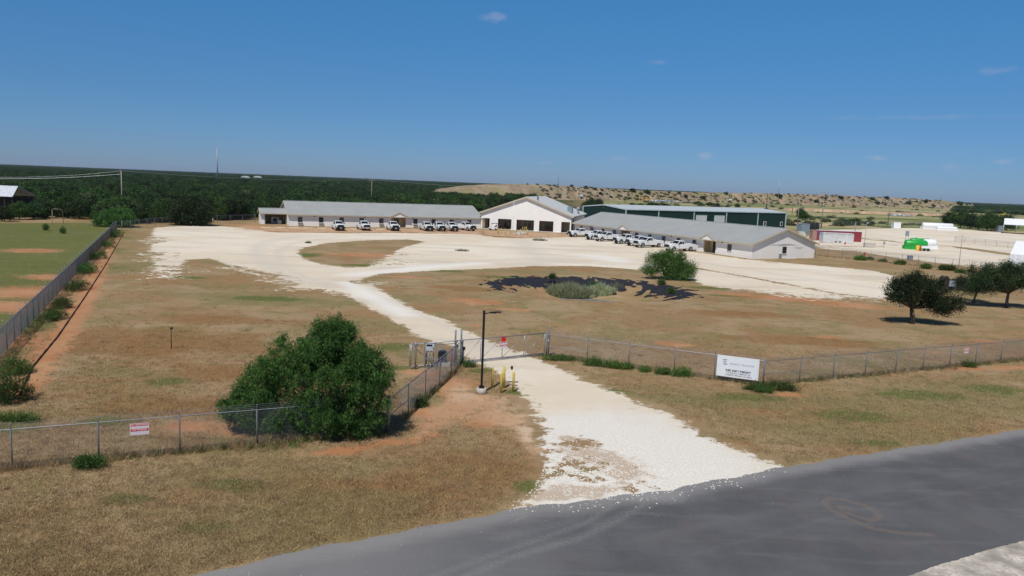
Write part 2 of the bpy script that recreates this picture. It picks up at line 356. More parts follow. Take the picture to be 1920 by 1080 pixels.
    f['brn'] = np.clip(patches(P, [(1120, 860, 2.0, 3.6, 50), (1090, 830, 1.2, 1.8, 60), (1060, 925, 4.0, 1.2, 15), (1180, 890, 1.8, 1.3), (1290, 770, 1.2, .5), (1360, 820, 1.5, .5)]), 0, 1)
    # quarry floor to the right and far away: pale
    dist = np.hypot(P[:, 0], P[:, 1]); az = np.degrees(np.arctan2(P[:, 0], P[:, 1]))
    f['far'] = np.clip((P[:, 1]-205-((az < 6)*9999))/25, 0, 1)*np.clip((az-4.5)/2.5, 0, 1)
    f['scr'] = np.clip((dist-225)/40, 0, 1)*np.clip((6.0-az)/2.5, 0, 1)
    return f
def bowl(P):
    c = P-POND['c']; r = np.hypot(c[:, 0]/POND['rx'], c[:, 1]/POND['ry'])
    return -1.9*(1-np.clip((r-.38)/(1.0-.38), 0, 1)**1.3)*(r < 1)
def axis(a, b, h, lo, hi, g=1.12):
    v = list(np.arange(a, b+1e-6, h)); s = h
    while v[-1] < hi: s *= g; v.append(v[-1]+s)
    s = h
    while v[0] > lo: s *= g; v.insert(0, v[0]-s)
    return np.array(v)

# ------------------------------------------------------------------ ground material (what lies where: caliche, turf, red dirt)
def ground_mat():
    t = NT('earth_and_turf'); p = t.pos()
    cal, red, grn, rag, far, scr, gvl, brn = [t.attr(k) for k in ('cal', 'red', 'grn', 'rag', 'far', 'scr', 'gvl', 'brn')]
    nL = t.noise(p, .05, 4); nM = t.noise(p, .22, 6, .6); nS = t.noise(p, .9, 8, .68); nF = t.noise(p, 5.5, 6, .7); nX = t.noise(p, 22, 4, .7)
    mp = t.n('ShaderNodeMapping'); t.l(p, mp.inputs[0]); mp.inputs['Rotation'].default_value = (0, 0, R(-20)); mp.inputs['Scale'].default_value = (.25, 1.5, 1)
    nW = t.noise(mp.outputs[0], .5, 6, .65)
    nA = t.noise(p, .11, 5, .6, .8); nB = t.noise(p, .075, 5, .62, 1.0)
    mpb = t.n('ShaderNodeMapping'); t.l(p, mpb.inputs[0]); mpb.inputs['Location'].default_value = (31, 17, 0); nC = t.noise(mpb.outputs[0], .16, 6, .62, .6)
    turf = t.mix(t.ramp(nA, .38, .60), (.30, .19, .10), (.35, .255, .150))
    turf = t.mix(t.math('MULTIPLY', t.ramp(nB, .52, .64), .7), turf, (.295, .165, .072))
    turf = t.mix(t.math('MULTIPLY', t.ramp(nC, .50, .63), .85), turf, (.225, .190, .085))
    turf = t.mix(t.math('MULTIPLY', t.ramp(nW, .50, .66), .55), turf, (.20, .175, .07))
    turf = t.mix(t.math('MULTIPLY', t.ramp(nS, .50, .68), .35), turf, (.41, .29, .175))
    turf = t.mix(t.math('MULTIPLY', t.ramp(nF, .50, .70), .45), turf, (.155, .105, .048))
    turf = t.mix(t.math('MULTIPLY', t.ramp(nX, .50, .70), .35), turf, (.43, .32, .19))
    nn_ = t.math('MULTIPLY', t.math('SUBTRACT', nM, .5), 1.8)
    turf = t.mix(t.math('MULTIPLY', t.ramp(t.math('ADD', t.attr('org'), nn_), .05, .6), .7), turf, (.245, .125, .048))
    turf = t.mix(t.math('MULTIPLY', t.ramp(t.math('ADD', t.attr('olv'), nn_), .05, .6), .6), turf, (.20, .185, .080))
    g = t.math('ADD', grn, t.math('MULTIPLY', t.math('SUBTRACT', nS, .5), 1.6))
    grass = t.mix(t.ramp(nF, .35, .65), (.055, .090, .018), (.125, .165, .040))
    turf = t.mix(t.math('MULTIPLY', t.ramp(g, -.05, .55), .8), turf, grass)
    r = t.math('ADD', red, t.math('MULTIPLY', t.math('SUBTRACT', nS, .5), 2.6))
    dirt = t.mix(t.ramp(nM, .35, .65), (.42, .185, .085), (.50, .27, .15)); dirt = t.mix(t.attr('pal'), dirt, t.mix(t.ramp(nM, .35, .65), (.55, .34, .21), (.66, .50, .36))); dirt = t.mix(t.math('MULTIPLY', t.ramp(nX, .5, .7), .35), dirt, (.26, .13, .06))
    col = t.mix(t.math('MULTIPLY', t.ramp(r, .0, .6), .85), turf, dirt)
    # far scrub floor and quarry flats
    fb = t.n('ShaderNodeMapping'); t.l(p, fb.inputs[0]); fb.inputs['Scale'].default_value = (.16, .5, 1)
    nq = t.noise(fb.outputs[0], .035, 6, .6)
    quarry = t.mix(t.ramp(nq, .42, .55), (.20, .22, .085), (.36, .32, .17)); quarry = t.mix(t.ramp(nq, .56, .61), quarry, (.52, .38, .26))
    quarry = t.mix(t.ramp(t.noise(fb.outputs[0], .09, 5), .54, .62), quarry, (.075, .11, .035))
    col = t.mix(far, col, quarry)
    col = t.mix(scr, col, t.mix(t.ramp(nM, .4, .6), (.05, .075, .025), (.12, .11, .05)))
    # caliche
    cw = t.mix(t.ramp(nL, .35, .65), (.68, .585, .455), (.76, .685, .575))
    mp2 = t.n('ShaderNodeMapping'); t.l(p, mp2.inputs[0]); mp2.inputs['Rotation'].default_value = (0, 0, R(12)); mp2.inputs['Scale'].default_value = (.3, 1, 1)
    cw = t.mix(t.math('MULTIPLY', t.ramp(t.noise(mp2.outputs[0], .16, 7, .6), .45, .7), .75), cw, (.56, .49, .40))
    cw = t.mix(t.math('MULTIPLY', t.ramp(nS, .48, .7), .35), cw, (.82, .76, .67))
    cw = t.mix(t.math('MULTIPLY', t.ramp(t.noise(p, .35, 9, .75), .60, .70), .7), cw, (.42, .33, .21))
    cw = t.mix(t.math('MULTIPLY', t.attr('trk'), .55), cw, (.58, .54, .47)); cw = t.mix(t.math('MULTIPLY', t.attr('wht'), .7), cw, (.80, .78, .74))
    stone = t.mix(t.ramp(t.noise(p, 9, 6, .8), .35, .65), (.66, .62, .56), (.84, .81, .76))
    cw = t.mix(t.math('MULTIPLY', t.ramp(t.math('ADD', gvl, t.math('MULTIPLY', t.math('SUBTRACT', nM, .5), .8)), .1, .5), .9), cw, stone)
    bm = t.math('ADD', brn, t.math('MULTIPLY', t.math('SUBTRACT', nS, .5), 2.2))
    cw = t.mix(t.math('MULTIPLY', t.ramp(bm, .30, .65), .65), cw, (.42, .29, .18))
    # ragged border of the caliche
    mp3 = t.n('ShaderNodeMapping'); t.l(p, mp3.inputs[0]); mp3.inputs['Scale'].default_value = (.8, .9, 1)
    nz = t.math('ADD', t.math('MULTIPLY', t.noise(mp3.outputs[0], .45, 5, .7), .45), t.math('MULTIPLY', t.noise(mp3.outputs[0], 1.5, 7, .75), .55))
    amp = t.math('ADD', 6.0, t.math('MULTIPLY', rag, 45.0))
    e = t.math('ADD', cal, t.math('MULTIPLY', t.math('SUBTRACT', nz, .5), amp))
    e = t.math('SUBTRACT', e, t.math('MULTIPLY', rag, .8))
    col = t.mix(t.ramp(e, -.18, .25), col, cw)
    h = t.math('ADD', t.math('MULTIPLY', nF, .7), t.math('MULTIPLY', nX, .5))
    nb = t.bump(h, .55, .06)
    return t.done(t.bsdf(col, .95, normal=nb, spec=.1))
GM = ground_mat()
xs = axis(-62, 72, .5, -9000, 9000); ys = axis(14, 112, .5, -400, 14000, 1.07)
X, Y = np.meshgrid(xs, ys); P2 = np.stack([X.ravel(), Y.ravel()], 1)
Z = bowl(P2); FL = fields(P2); nx, ny = len(xs), len(ys)
idx = np.arange(nx*ny).reshape(ny, nx)
F = np.stack([idx[:-1, :-1], idx[:-1, 1:], idx[1:, 1:], idx[1:, :-1]], -1).reshape(-1, 4)
gm = npmesh('ground', np.column_stack([P2, Z]), F, True, {k: ('POINT', v) for k, v in FL.items()})
tag(link('ground', gm, GM), kind='structure')
def sheet(name, mask):
    fm = mask[F].all(1); ff = F[fm]; u, inv = np.unique(ff, return_inverse=True)
    me = npmesh(name, np.column_stack([P2[u], Z[u]+.004]), inv.reshape(-1, 4), True, {k: ('POINT', v[u]) for k, v in FL.items()})
    tag(link(name, me, GM), kind='structure')
YD = np.minimum(seg_dist(P2, YARD), -seg_dist(P2, ISLE))
sheet('gravel_yard', YD > .4); sheet('gravel_lot', (seg_dist(P2, LOT) > .5) & (FL['cal'] > .3))

# ------------------------------------------------------------------ asphalt road
def road():
    xs = np.concatenate([np.arange(-60, -14, 1.5), np.arange(-14, 34, .11), np.arange(34, 60, 1), np.arange(60, 420, 6)]); ts = np.linspace(0, 1, 130)
    def yat(W, x):
        o = np.argsort(W[:, 0]); return np.interp(x, W[o, 0], W[o, 1])
    n = yat(WN, xs)+.07*np.sin(xs*1.7)+.05*np.sin(xs*4.3+1)+nr.normal(0, .022, len(xs)); s = yat(WS, xs)+.04*np.sin(xs*2.3)+nr.normal(0, .02, len(xs))
    PX = np.repeat(xs[None], 130, 0); PY = s[None]+(n-s)[None]*ts[:, None]
    # in a band near the camera side rows run with the road
    P = np.stack([PX.ravel(), PY.ravel()], 1)
    id_ = np.arange(len(P)).reshape(130, -1)
    F = np.stack([id_[:-1, :-1], id_[:-1, 1:], id_[1:, 1:], id_[1:, :-1]], -1).reshape(-1, 4)
    dn = ((1-ts)[:, None]*(n-s)[None]).ravel()
    dust = np.zeros(len(P))
    for pts, wd, a in (([(1210, 945), (1160, 975), (1080, 1012), (960, 1045), (880, 1078), (800, 1120)], .16, .8), ([(1150, 948), (1100, 980), (1010, 1012), (900, 1050), (800, 1085)], .14, .7), ([(985, 968), (960, 980)], .07, .8),
                       ([(1250, 935), (1170, 965), (1120, 990)], .2, .5), ([(1400, 900), (1500, 885), (1700, 860)], .3, .3), ([(1300, 1040), (1600, 960), (1920, 900)], .12, .22), ([(1200, 1010), (1500, 950), (1900, 870)], .2, .2), ([(1100, 960), (1050, 985), (930, 1010)], .2, .4), ([(1850, 845), (1920, 905)], .1, .0)):
        d = seg_dist(P, wpoly(pts), False); dust = np.maximum(dust, a*.6*np.clip(1.15-np.abs(d)/(wd*1.6), 0, 1))
    d0 = G(1200, 930); dust = np.maximum(dust, 1.0*np.clip(1-np.hypot((P[:, 0]-d0.x)/3.2, (P[:, 1]-d0.y)/1.0), 0, 1))
    sk = np.zeros(len(P))
    curl = [(1745, 1003), (1690, 1000), (1640, 992), (1590, 973), (1556, 955), (1545, 942), (1556, 935), (1585, 938), (1620, 948), (1645, 962), (1648, 972), (1632, 977), (1605, 968), (1580, 957), (1574, 951), (1583, 950), (1595, 955)]
    d = np.abs(seg_dist(P, wpoly(curl), False)); sk = np.clip(1.3-d/.15, 0, 1)
    me = npmesh('asphalt_road', np.column_stack([P, np.full(len(P), .012)]), F, True, {'edge': ('POINT', dn), 'dust': ('POINT', dust), 'skid': ('POINT', sk), 'wear': ('POINT', np.clip((3.5-P[:, 0])/9, 0, 1)*np.clip(dn/1.0, .3, 1))})
    t = NT('asphalt'); p = t.pos()
    mp = t.n('ShaderNodeMapping'); t.l(p, mp.inputs[0]); mp.inputs['Rotation'].default_value = (0, 0, R(-27)); mp.inputs['Scale'].default_value = (.12, 1, 1)
    nw = t.noise(mp.outputs[0], 1.3, 6, .6); nm = t.noise(p, .35, 6, .6); nf = t.noise(p, 30, 4, .8); ns = t.noise(p, 9, 5, .8); nv = t.noise(p, 90, 2, .8)
    c = t.mix(t.ramp(nm, .35, .65), (.086, .088, .098), (.118, .118, .125))
    c = t.mix(t.math('MULTIPLY', t.ramp(nw, .5, .7), .4), c, (.17, .168, .168))
    c = t.mix(t.math('MULTIPLY', t.ramp(nf, .5, .72), .45), c, (.21, .208, .208))
    c = t.mix(t.math('MULTIPLY', t.ramp(nv, .5, .7), .5), c, (.055, .055, .058))
    c = t.mix(t.math('MULTIPLY', t.ramp(t.noise(p, .5, 4), .55, .75), .35), c, (.13, .085, .075))
    e = t.math('ADD', t.attr('edge'), t.math('MULTIPLY', t.math('SUBTRACT', t.noise(mp.outputs[0], 3, 6, .7), .5), .8))
    ee = t.math('SUBTRACT', 1.0, t.ramp(e, .3, 1.5)); c = t.mix(t.math('MULTIPLY', ee, .6), c, (.30, .29, .285))
    du = t.math('MULTIPLY', t.attr('dust'), t.ramp(ns, .34, .66)); c = t.mix(t.math('MULTIPLY', du, .5), c, (.42, .42, .42))
    c = t.mix(t.math('MULTIPLY', t.attr('skid'), t.math('MULTIPLY', t.ramp(ns, .28, .6), .75)), c, (.19, .145, .12))
    c = t.mix(t.math('MULTIPLY', t.attr('wear'), .55), c, (.255, .250, .250))
    peb = t.ramp(t.noise(p, 14, 2, .5), .735, .76); c = t.mix(t.math('MULTIPLY', peb, t.math('SUBTRACT', 1.0, t.ramp(t.attr('edge'), .5, 6))), c, (.75, .73, .68))
    tag(link('asphalt_road', me, t.done(t.bsdf(c, .85, normal=t.bump(nf, .35, .01), spec=.25))), kind='structure')
road()
# pale shoulder along the near side of the road
sh = MB(); S2 = [Vector((a[0], a[1], 0)) for a in WS[1:]]
shp = np.vstack([WS[1:], [WS[-1][0], WS[-1][1]-6], [2, -4], [-22, -6]])
shm = M('crushed_stone_shoulder', (.50, .45, .39), .95, var=.45, scale=1.2, fine=7)
sx = np.arange(-20, 80, .6); o_ = np.argsort(WS[:, 0]); sy = np.interp(sx, WS[o_, 0], WS[o_, 1])+.02
for i in range(len(sx)-1):
    sh.quad((sx[i], sy[i]-5+rnd.uniform(-.3, .3), .007), (sx[i+1], sy[i+1]-5, .007), (sx[i+1], sy[i+1], .007), (sx[i], sy[i], .007))
tag(sh.build('gravel_shoulder', shm), kind='structure')

# ------------------------------------------------------------------ foliage
def leaves_mesh(name, C, D, L, W, tint, mat, parent=None):
    """C centres (n,3); D long directions; L,W sizes; one quad each"""
    n = len(C); r = nr.normal(size=(n, 3)); U = np.cross(D, r); U /= np.linalg.norm(U, axis=1, keepdims=True)+1e-9
    l = (D*np.asarray(L)[:, None])/2; w_ = (U*np.asarray(W)[:, None])/2
    V = np.stack([C-l, C+w_*.9-l*.1, C+l, C-w_*.9-l*.1], 1).reshape(-1, 3)
    me = npmesh(name, V, np.arange(4*n).reshape(n, 4), False, {'tint': ('FACE', tint)})
    me.materials.append(mat); return me
def crown_points(lobes, nclump, nleaf, cr, rs, inner=.35):
    lob = np.array(lobes, dtype=float); vol = (lob[:, 3]*lob[:, 4]*lob[:, 5])**(2/3); pr = vol/vol.sum()
    k = rs.choice(len(lob), nclump, p=pr); d = rs.normal(size=(nclump, 3)); d /= np.linalg.norm(d, axis=1, keepdims=True)
    rad = 1-rs.random(nclump)**1.6*(1-inner)
    cc = lob[k, :3]+d*lob[k, 3:6]*rad[:, None]
    q = np.repeat(np.arange(nclump), nleaf); off = rs.normal(size=(len(q), 3))*cr*rs.uniform(.6, 1.3, nclump)[q][:, None]
    out = d.copy()
    return cc, q, cc[q]+off, out[q], rs.random(nclump)
def make_crown(name, lobes, nclump, nleaf, cr, L, W, mat, seed=0, droop=.3, inner=.35, zmin=.05):
    rs = np.random.default_rng(seed)
    cc, q, C, O, tn = crown_points(lobes, nclump, nleaf, cr, rs, inner)
    D = rs.normal(size=C.shape)*.8+O*.7; D[:, 2] -= droop; D /= np.linalg.norm(D, axis=1, keepdims=True)
    keep = C[:, 2] > zmin; C, D, q = C[keep], D[keep], q[keep]
    tint = np.clip(tn[q]*.6+rs.random(len(C))*.4, 0, 1)
    return leaves_mesh(name, C, D, L*rs.uniform(.6, 1.3, len(C)), W*rs.uniform(.7, 1.3, len(C)), tint, mat), cc
def branches(mb, base, tips, r0, rs, kinks=3):
    base = Vector(base)
    for tp in tips:
        tp = Vector(tp); pts = []
        for i in range(kinks+1):
            f = i/kinks; p = base.lerp(tp, f); j = .10*(tp-base).length*math.sin(math.pi*f)
            pts.append(p+Vector((rs.normal(0, j), rs.normal(0, j), abs(rs.normal(0, j*.6)))))
        mb.tube(pts, [r0*(1-.8*i/kinks) for i in range(kinks+1)], 6)

def tree(name, loc, lobes, label, cat='tree', group=None, mat=LEAF_DARK, nclump=400, nleaf=40, cr=.28, L=.22, W=.07, trunks=1, tr=.12, fork=1.0, seed=1, droop=.3, ntip=12, inner=.35, zmin=.05):
    root = empty(name, loc, 0, label, cat, group)
    rs = np.random.default_rng(seed)
    if name == 'oak_tree':
        lobes = [list(q) for q in lobes]; n0 = len(lobes)
        for _ in range(26):
            q = lobes[rs.integers(n0)]; a, e = rs.uniform(0, 6.283), rs.uniform(-.7, 1.2); lobes.append([q[0]+math.cos(a)*math.cos(e)*q[3], q[1]+math.sin(a)*math.cos(e)*q[4], q[2]+math.sin(e)*q[5]]+[rs.uniform(.3, .55)]*3)
    me, cc = make_crown('crown', lobes, nclump, nleaf, cr, L, W, mat, seed, droop, inner, zmin)
    link('crown', me, None, root)
    mb = MB(); lob = np.array(lobes)
    for k in range(trunks):
        b = Vector((rs.normal(0, .06*(trunks > 1)), rs.normal(0, .06*(trunks > 1)), -.1)); fk = Vector((b.x+rs.normal(0, .3), b.y+rs.normal(0, .25), fork))
        mb.tube([b, b.lerp(fk, .5)+Vector((rs.normal(0, .06), 0, 0)), fk], [tr, tr*.85, tr*.7], 8)
        sel = rs.choice(len(cc), min(ntip, len(cc)), replace=False)
        branches(mb, fk, [cc[i] for i in sel if cc[i][2] > fork*.6], tr*.55, rs)
    mb.build('trunk', BARK, root)
    return root

def scatter(name, P, rz, scl, objs, kind_label=None, tilt=None):
    """one object whose points carry copies of the given meshes (uncountable ground cover / woodland)"""
    P = np.asarray(P, dtype=np.float32)
    me = bpy.data.meshes.new(name); me.vertices.add(len(P)); me.vertices.foreach_set('co', P.ravel())
    for k, v, ty in (('rz', rz, 'FLOAT'), ('scl', scl, 'FLOAT'), ('pick', nr.integers(0, len(objs), len(P)), 'INT')):
        a = me.attributes.new(k, ty, 'POINT'); a.data.foreach_set('value', np.asarray(v, dtype=np.int32 if ty == 'INT' else np.float32))
    o = bpy.data.objects.new(name, me); COL.objects.link(o)
    ccol = bpy.data.collections.new(name+'_kinds')
    for q in objs: ccol.objects.link(q)
    ng = bpy.data.node_groups.new(name+'_scatter', 'GeometryNodeTree')
    ng.interface.new_socket('Geometry', in_out='INPUT', socket_type='NodeSocketGeometry'); ng.interface.new_socket('Geometry', in_out='OUTPUT', socket_type='NodeSocketGeometry')
    N = ng.nodes.new; gi = N('NodeGroupInput'); go = N('NodeGroupOutput')
    ci = N('GeometryNodeCollectionInfo'); ci.inputs['Collection'].default_value = ccol; ci.inputs['Separate Children'].default_value = True; ci.inputs['Reset Children'].default_value = True
    ip = N('GeometryNodeInstanceOnPoints'); ip.inputs['Pick Instance'].default_value = True
    def na(nm, ty):
        q = N('GeometryNodeInputNamedAttribute'); q.data_type = ty; q.inputs['Name'].default_value = nm; return q.outputs[0]
    cx = N('ShaderNodeCombineXYZ'); ng.links.new(na('rz', 'FLOAT'), cx.inputs[2])
    ng.links.new(gi.outputs[0], ip.inputs['Points']); ng.links.new(ci.outputs[0], ip.inputs['Instance'])
    ng.links.new(na('pick', 'INT'), ip.inputs['Instance Index'])
    try: ng.links.new(cx.outputs[0], ip.inputs['Rotation'])
    except Exception: pass
    ng.links.new(na('scl', 'FLOAT'), ip.inputs['Scale']); ng.links.new(ip.outputs[0], go.inputs[0])
    md = o.modifiers.new('scatter', 'NODES'); md.node_group = ng
    return o
def proto(name, me): return bpy.data.objects.new(name, me)
# ------------------------------------------------------------------ buildings
def siding(name, col, pitch=.2, horizontal=True, strength=.5, dirt=.12, axis='Z'):
    t = NT(name); p = t.obj(); sx = t.n('ShaderNodeSeparateXYZ'); t.l(p, sx.inputs[0])
    v = sx.outputs[{'X': 0, 'Y': 1, 'Z': 2}[axis]]
    fr = t.math('FRACT', t.math('DIVIDE', v, pitch))
    c = t.mix(t.ramp(t.noise(p, .35, 6, .7), .35, .7), tuple(k*(1-dirt) for k in col), col)
    c = t.mix(t.math('MULTIPLY', t.math('SUBTRACT', 1.0, t.ramp(fr, .0, .12)), .25), c, tuple(k*.45 for k in col))
    return t.done(t.bsdf(c, .65, normal=t.bump(fr, strength, .02), spec=.3))
SIDE = siding('cream_lap_siding', (.92, .89, .85), dirt=.06); STUC = M('cream_panel_wall', (.88, .86, .82), .75, var=.04, scale=.4)
ROOFM = siding('ribbed_metal_roof', (.36, .375, .375), .30, strength=.35, axis='X', dirt=.10)
ROOFW = siding('pale_ribbed_roof', (.58, .60, .61), .30, strength=.35, axis='Y', dirt=.10)
WFRAME = M('dark_window_frame', (.12, .11, .10), .5)
DGREEN = siding('dark_green_ribbed_wall', (.012, .040, .034), .30, axis='X', strength=.3)
TANWALL = M('tan_soffit_wall', (.60, .46, .26), .75, var=.12)

class Bld:
    def __init__(s, name, A, B, label, cat='building', group=None):
        s.A = Vector((A.x, A.y, 0)); s.u = (B-A); s.u.z = 0; s.L = s.u.length; s.u.normalize()
        s.rz = math.atan2(s.u.y, s.u.x); s.root = empty(name, s.A, s.rz, label, cat, group)
    def sx(s, px, py, off=0.0):          # distance along the front (set back by off) seen at this image column
        d = ray(px, py); n = Vector((-s.u.y, s.u.x)); a = s.A.xy+n*off
        det = s.u.x*(-d.y)-s.u.y*(-d.x)
        return ((-a.x)*(-d.y)-(-a.y)*(-d.x))/det
    def part(s, mb, name, mat, label=None):
        o = mb.build(name, mat, s.root)
        if label: o['label'] = label
        return o
def window(b, x, w=1.0, z0=.95, z1=2.15, y=0, parent=None, ac=False, side=None):
    """window on the front (y = wall face) or on the gable end"""
    def T(mb):
        if side is not None:
            s, xx = side; mm = Matrix.Translation((xx, 0, 0)) @ Matrix.Rotation(R(90), 4, 'Z'); mb.v = [tuple(mm @ Vector(v)) for v in mb.v]
        return mb
    f = MB()
    for dx in (-w/2, w/2): f.box((x+dx, y-.03, (z0+z1)/2), (.07, .08, z1-z0+.07))
    f.box((x, y-.03, z1), (w-.07, .078, .07)); f.box((x, y-.03, (z0+z1)/2), (w-.07, .06, .05))
    fo = b.part(T(f), 'window', WFRAME)
    g = MB().box((x, y-.012, (z0+z1)/2), (w-.07, .03, z1-z0)); T(g).build('pane', GLASS, fo)
    s_ = MB().box((x, y-.06, z0-.05), (w+.2, .12, .07)); T(s_).build('sill', WHITE, fo)
    if ac:
        a = MB().box((x+.08, y-.14, .42), (1.15, .28, .44)); q = b.part(a, 'air_conditioner', M('beige_metal', (.42, .37, .29), .6))
        MB().box((x+.08, y-.285, .56), (1.05, .03, .12)).build('grille', BLACK, q)
def gable_roof(b, x0, x1, dep, eave, ridge, oh=.6, og=.5, y0=0, mat=None, th=.14, fascia=True):
    m = dep/2; k = (ridge-eave)/m; ze = eave-k*oh
    r = MB()
    r.add([(x0-og, y0-oh, ze), (x1+og, y0-oh, ze), (x1+og, y0+m, ridge), (x0-og, y0+m, ridge),
           (x0-og, y0-oh, ze+th), (x1+og, y0-oh, ze+th), (x1+og, y0+m, ridge+th), (x0-og, y0+m, ridge+th)],
          [(3, 2, 1, 0), (4, 5, 6, 7), (0, 1, 5, 4), (1, 2, 6, 5), (3, 0, 4, 7)])
    r.add([(x0-og, y0+dep+oh, ze), (x1+og, y0+dep+oh, ze), (x1+og, y0+m, ridge), (x0-og, y0+m, ridge),
           (x0-og, y0+dep+oh, ze+th), (x1+og, y0+dep+oh, ze+th), (x1+og, y0+m, ridge+th), (x0-og, y0+m, ridge+th)],
          [(0, 1, 2, 3), (7, 6, 5, 4), (4, 5, 1, 0), (5, 6, 2, 1), (4, 0, 3, 7)])
    ro = b.part(r, 'roof', mat or ROOFM)
    cap = MB().box(((x0+x1)/2, y0+m, ridge+th+.01), (x1-x0+2*og, .4, .05)); cap.build('ridge_cap', M('pale_metal_cap', (.45, .46, .46), .5), ro)
    if fascia:
        f = MB()
        for x in (x0-og-.03, x1+og+.03):
            f.add([(x-.03, y0-oh, ze-.16), (x-.03, y0+m, ridge-.16), (x-.03, y0+dep+oh, ze-.16), (x-.03, y0+dep+oh, ze+th+.02), (x-.03, y0+m, ridge+th+.02), (x-.03, y0-oh, ze+th+.02),
                   (x+.03, y0-oh, ze-.16), (x+.03, y0+m, ridge-.16), (x+.03, y0+dep+oh, ze-.16), (x+.03, y0+dep+oh, ze+th+.02), (x+.03, y0+m, ridge+th+.02), (x+.03, y0-oh, ze+th+.02)],
                  [(0, 1, 4, 5), (1, 2, 3, 4), (6, 11, 10, 7), (7, 10, 9, 8), (0, 5, 11, 6), (0, 6, 7, 1), (1, 7, 8, 2), (2, 8, 9, 3), (3, 9, 10, 4), (4, 10, 11, 5)])
        f.box(((x0+x1)/2, y0-oh-.03, ze+.0), (x1-x0+2*og, .05, .20)); f.build('fascia', TRIM, ro)
    return ro
def wing(name, A, B, dep, eave, ridge, recs, wins, label, ac=False, og=.5, oh=.6):
    b = Bld(name, A, B, label, 'building', None); L = b.L; T = .2
    w = MB(); xs = [0]
    for (a, c) in recs: xs += [a, c]
    xs.append(L)
    for i in range(0, len(xs), 2): w.box(((xs[i]+xs[i+1])/2, T/2, eave/2), (xs[i+1]-xs[i], T, eave))
    for (a, c) in recs: w.box(((a+c)/2, T/2, eave-.14), (c-a-.004, T-.01, .28))
    w.box((L/2, dep-T/2, eave/2), (L, T, eave))
    for x in (T/2, L-T/2):
        w.box((x, dep/2, eave/2), (T, dep-2*T, eave))
        w.prism([(0+.0, eave), (dep, eave), (dep/2, ridge-.01)], x-T/2, x+T/2, axis='x')
    b.part(w, 'wall', SIDE)
    MB().box((L/2, dep/2, .03), (L-.5, dep-.5, .06)).build('floor_slab', CONC, b.root)
    for (a, c) in recs:                               # entry recess with a door and a small gable above
        e = MB(); d = 1.7
        e.box(((a+c)/2, d, (eave-.1)/2), (c-a+.3, .12, eave-.1)); e.box((a-.06, d/2+.06, (eave-.1)/2), (.10, d-.3, eave-.1)); e.box((c+.06, d/2+.06, (eave-.1)/2), (.10, d-.3, eave-.1))
        rec = b.part(e, 'entry_recess', TANWALL)
        MB().box(((a+c)/2-.15, d-.09, 1.05), (.95, .05, 2.1)).build('door', GLASS, rec)
        f = MB(); xm = (a+c)/2
        for dx in (-.55, .55): f.box((xm-.15+dx, d-.1, 1.07), (.08, .08, 2.16))
        f.box((xm-.15, d-.1, 2.17), (1.18, .08, .08)); f.build('door_frame', WFRAME, rec)
        g = MB(); hw = (c-a)/2+.55; gh = 1.05; yb = (gh)/((ridge-eave)/(dep/2))+.2; k0 = eave-.22
        g.add([(xm-hw, -oh-.10, k0), (xm+hw, -oh-.10, k0), (xm, -oh-.10, k0+gh), (xm-hw, .2, k0), (xm+hw, .2, k0), (xm, yb, k0+gh)],
              [(0, 1, 2), (0, 2, 5, 3), (1, 4, 5, 2), (0, 3, 4, 1), (3, 5, 4)])
        do = b.part(g, 'entry_gable', SIDE)
        r = MB()
        for s in (-1, 1):
            r.add([(xm+s*(hw+.35), -oh-.25, k0-.18), (xm, -oh-.25, k0+gh+.03), (xm, yb+.3, k0+gh+.03), (xm+s*(hw+.35), .5, k0-.18),
                   (xm+s*(hw+.35), -oh-.25, k0-.06), (xm, -oh-.25, k0+gh+.15), (xm, yb+.3, k0+gh+.15), (xm+s*(hw+.35), .5, k0-.06)],
                  [(0, 1, 2, 3), (7, 6, 5, 4), (0, 4, 5, 1), (1, 5, 6, 2), (2, 6, 7, 3), (3, 7, 4, 0)])
        r.build('gable_roof', ROOFM, do)
        q = MB()
        for s in (-1, 1):
            q.add([(xm+s*(hw+.35), -oh-.28, k0-.24), (xm, -oh-.28, k0+gh-.04), (xm, -oh-.28, k0+gh+.16), (xm+s*(hw+.35), -oh-.28, k0-.04)], [(0, 1, 2, 3)])
        q.box((xm, -oh-.16, k0-.08), (2*hw+.4, .18, .14)); q.build('gable_trim', TRIM, do)
    for x in wins: window(b, x, ac=ac)
    gable_roof(b, 0, L, dep, eave, ridge, oh, og)
    for x in [L*f for f in (.12, .37, .62, .87)]:
        k = MB().box((x, -.1, eave-.45), (.28, .2, .14)).box((x, -.2, eave-.5), (.2, .12, .1)); b.part(k, 'wall_lamp', BLACK)
    return b

EAVE, RIDGE, DEP = 2.86, 5.56, 16.5
# left wing ---------------------------------------------------
A, B = G(542.7, 423.5), G(901, 428.6)
b = Bld('tmp', A, B, 'x'); bpy.data.objects.remove(b.root)
sx = b.sx
LW = wing('lodging_wing', A, B, DEP, EAVE, RIDGE, [(sx(733.6, 415), sx(760.9, 415))],
          [sx(x, 413) for x in (562.7, 602, 640.5, 678, 715, 778.8, 813.3, 846.8, 880)],
          'long low cream building left of the gabled hall, open carport at its left end', ac=True)
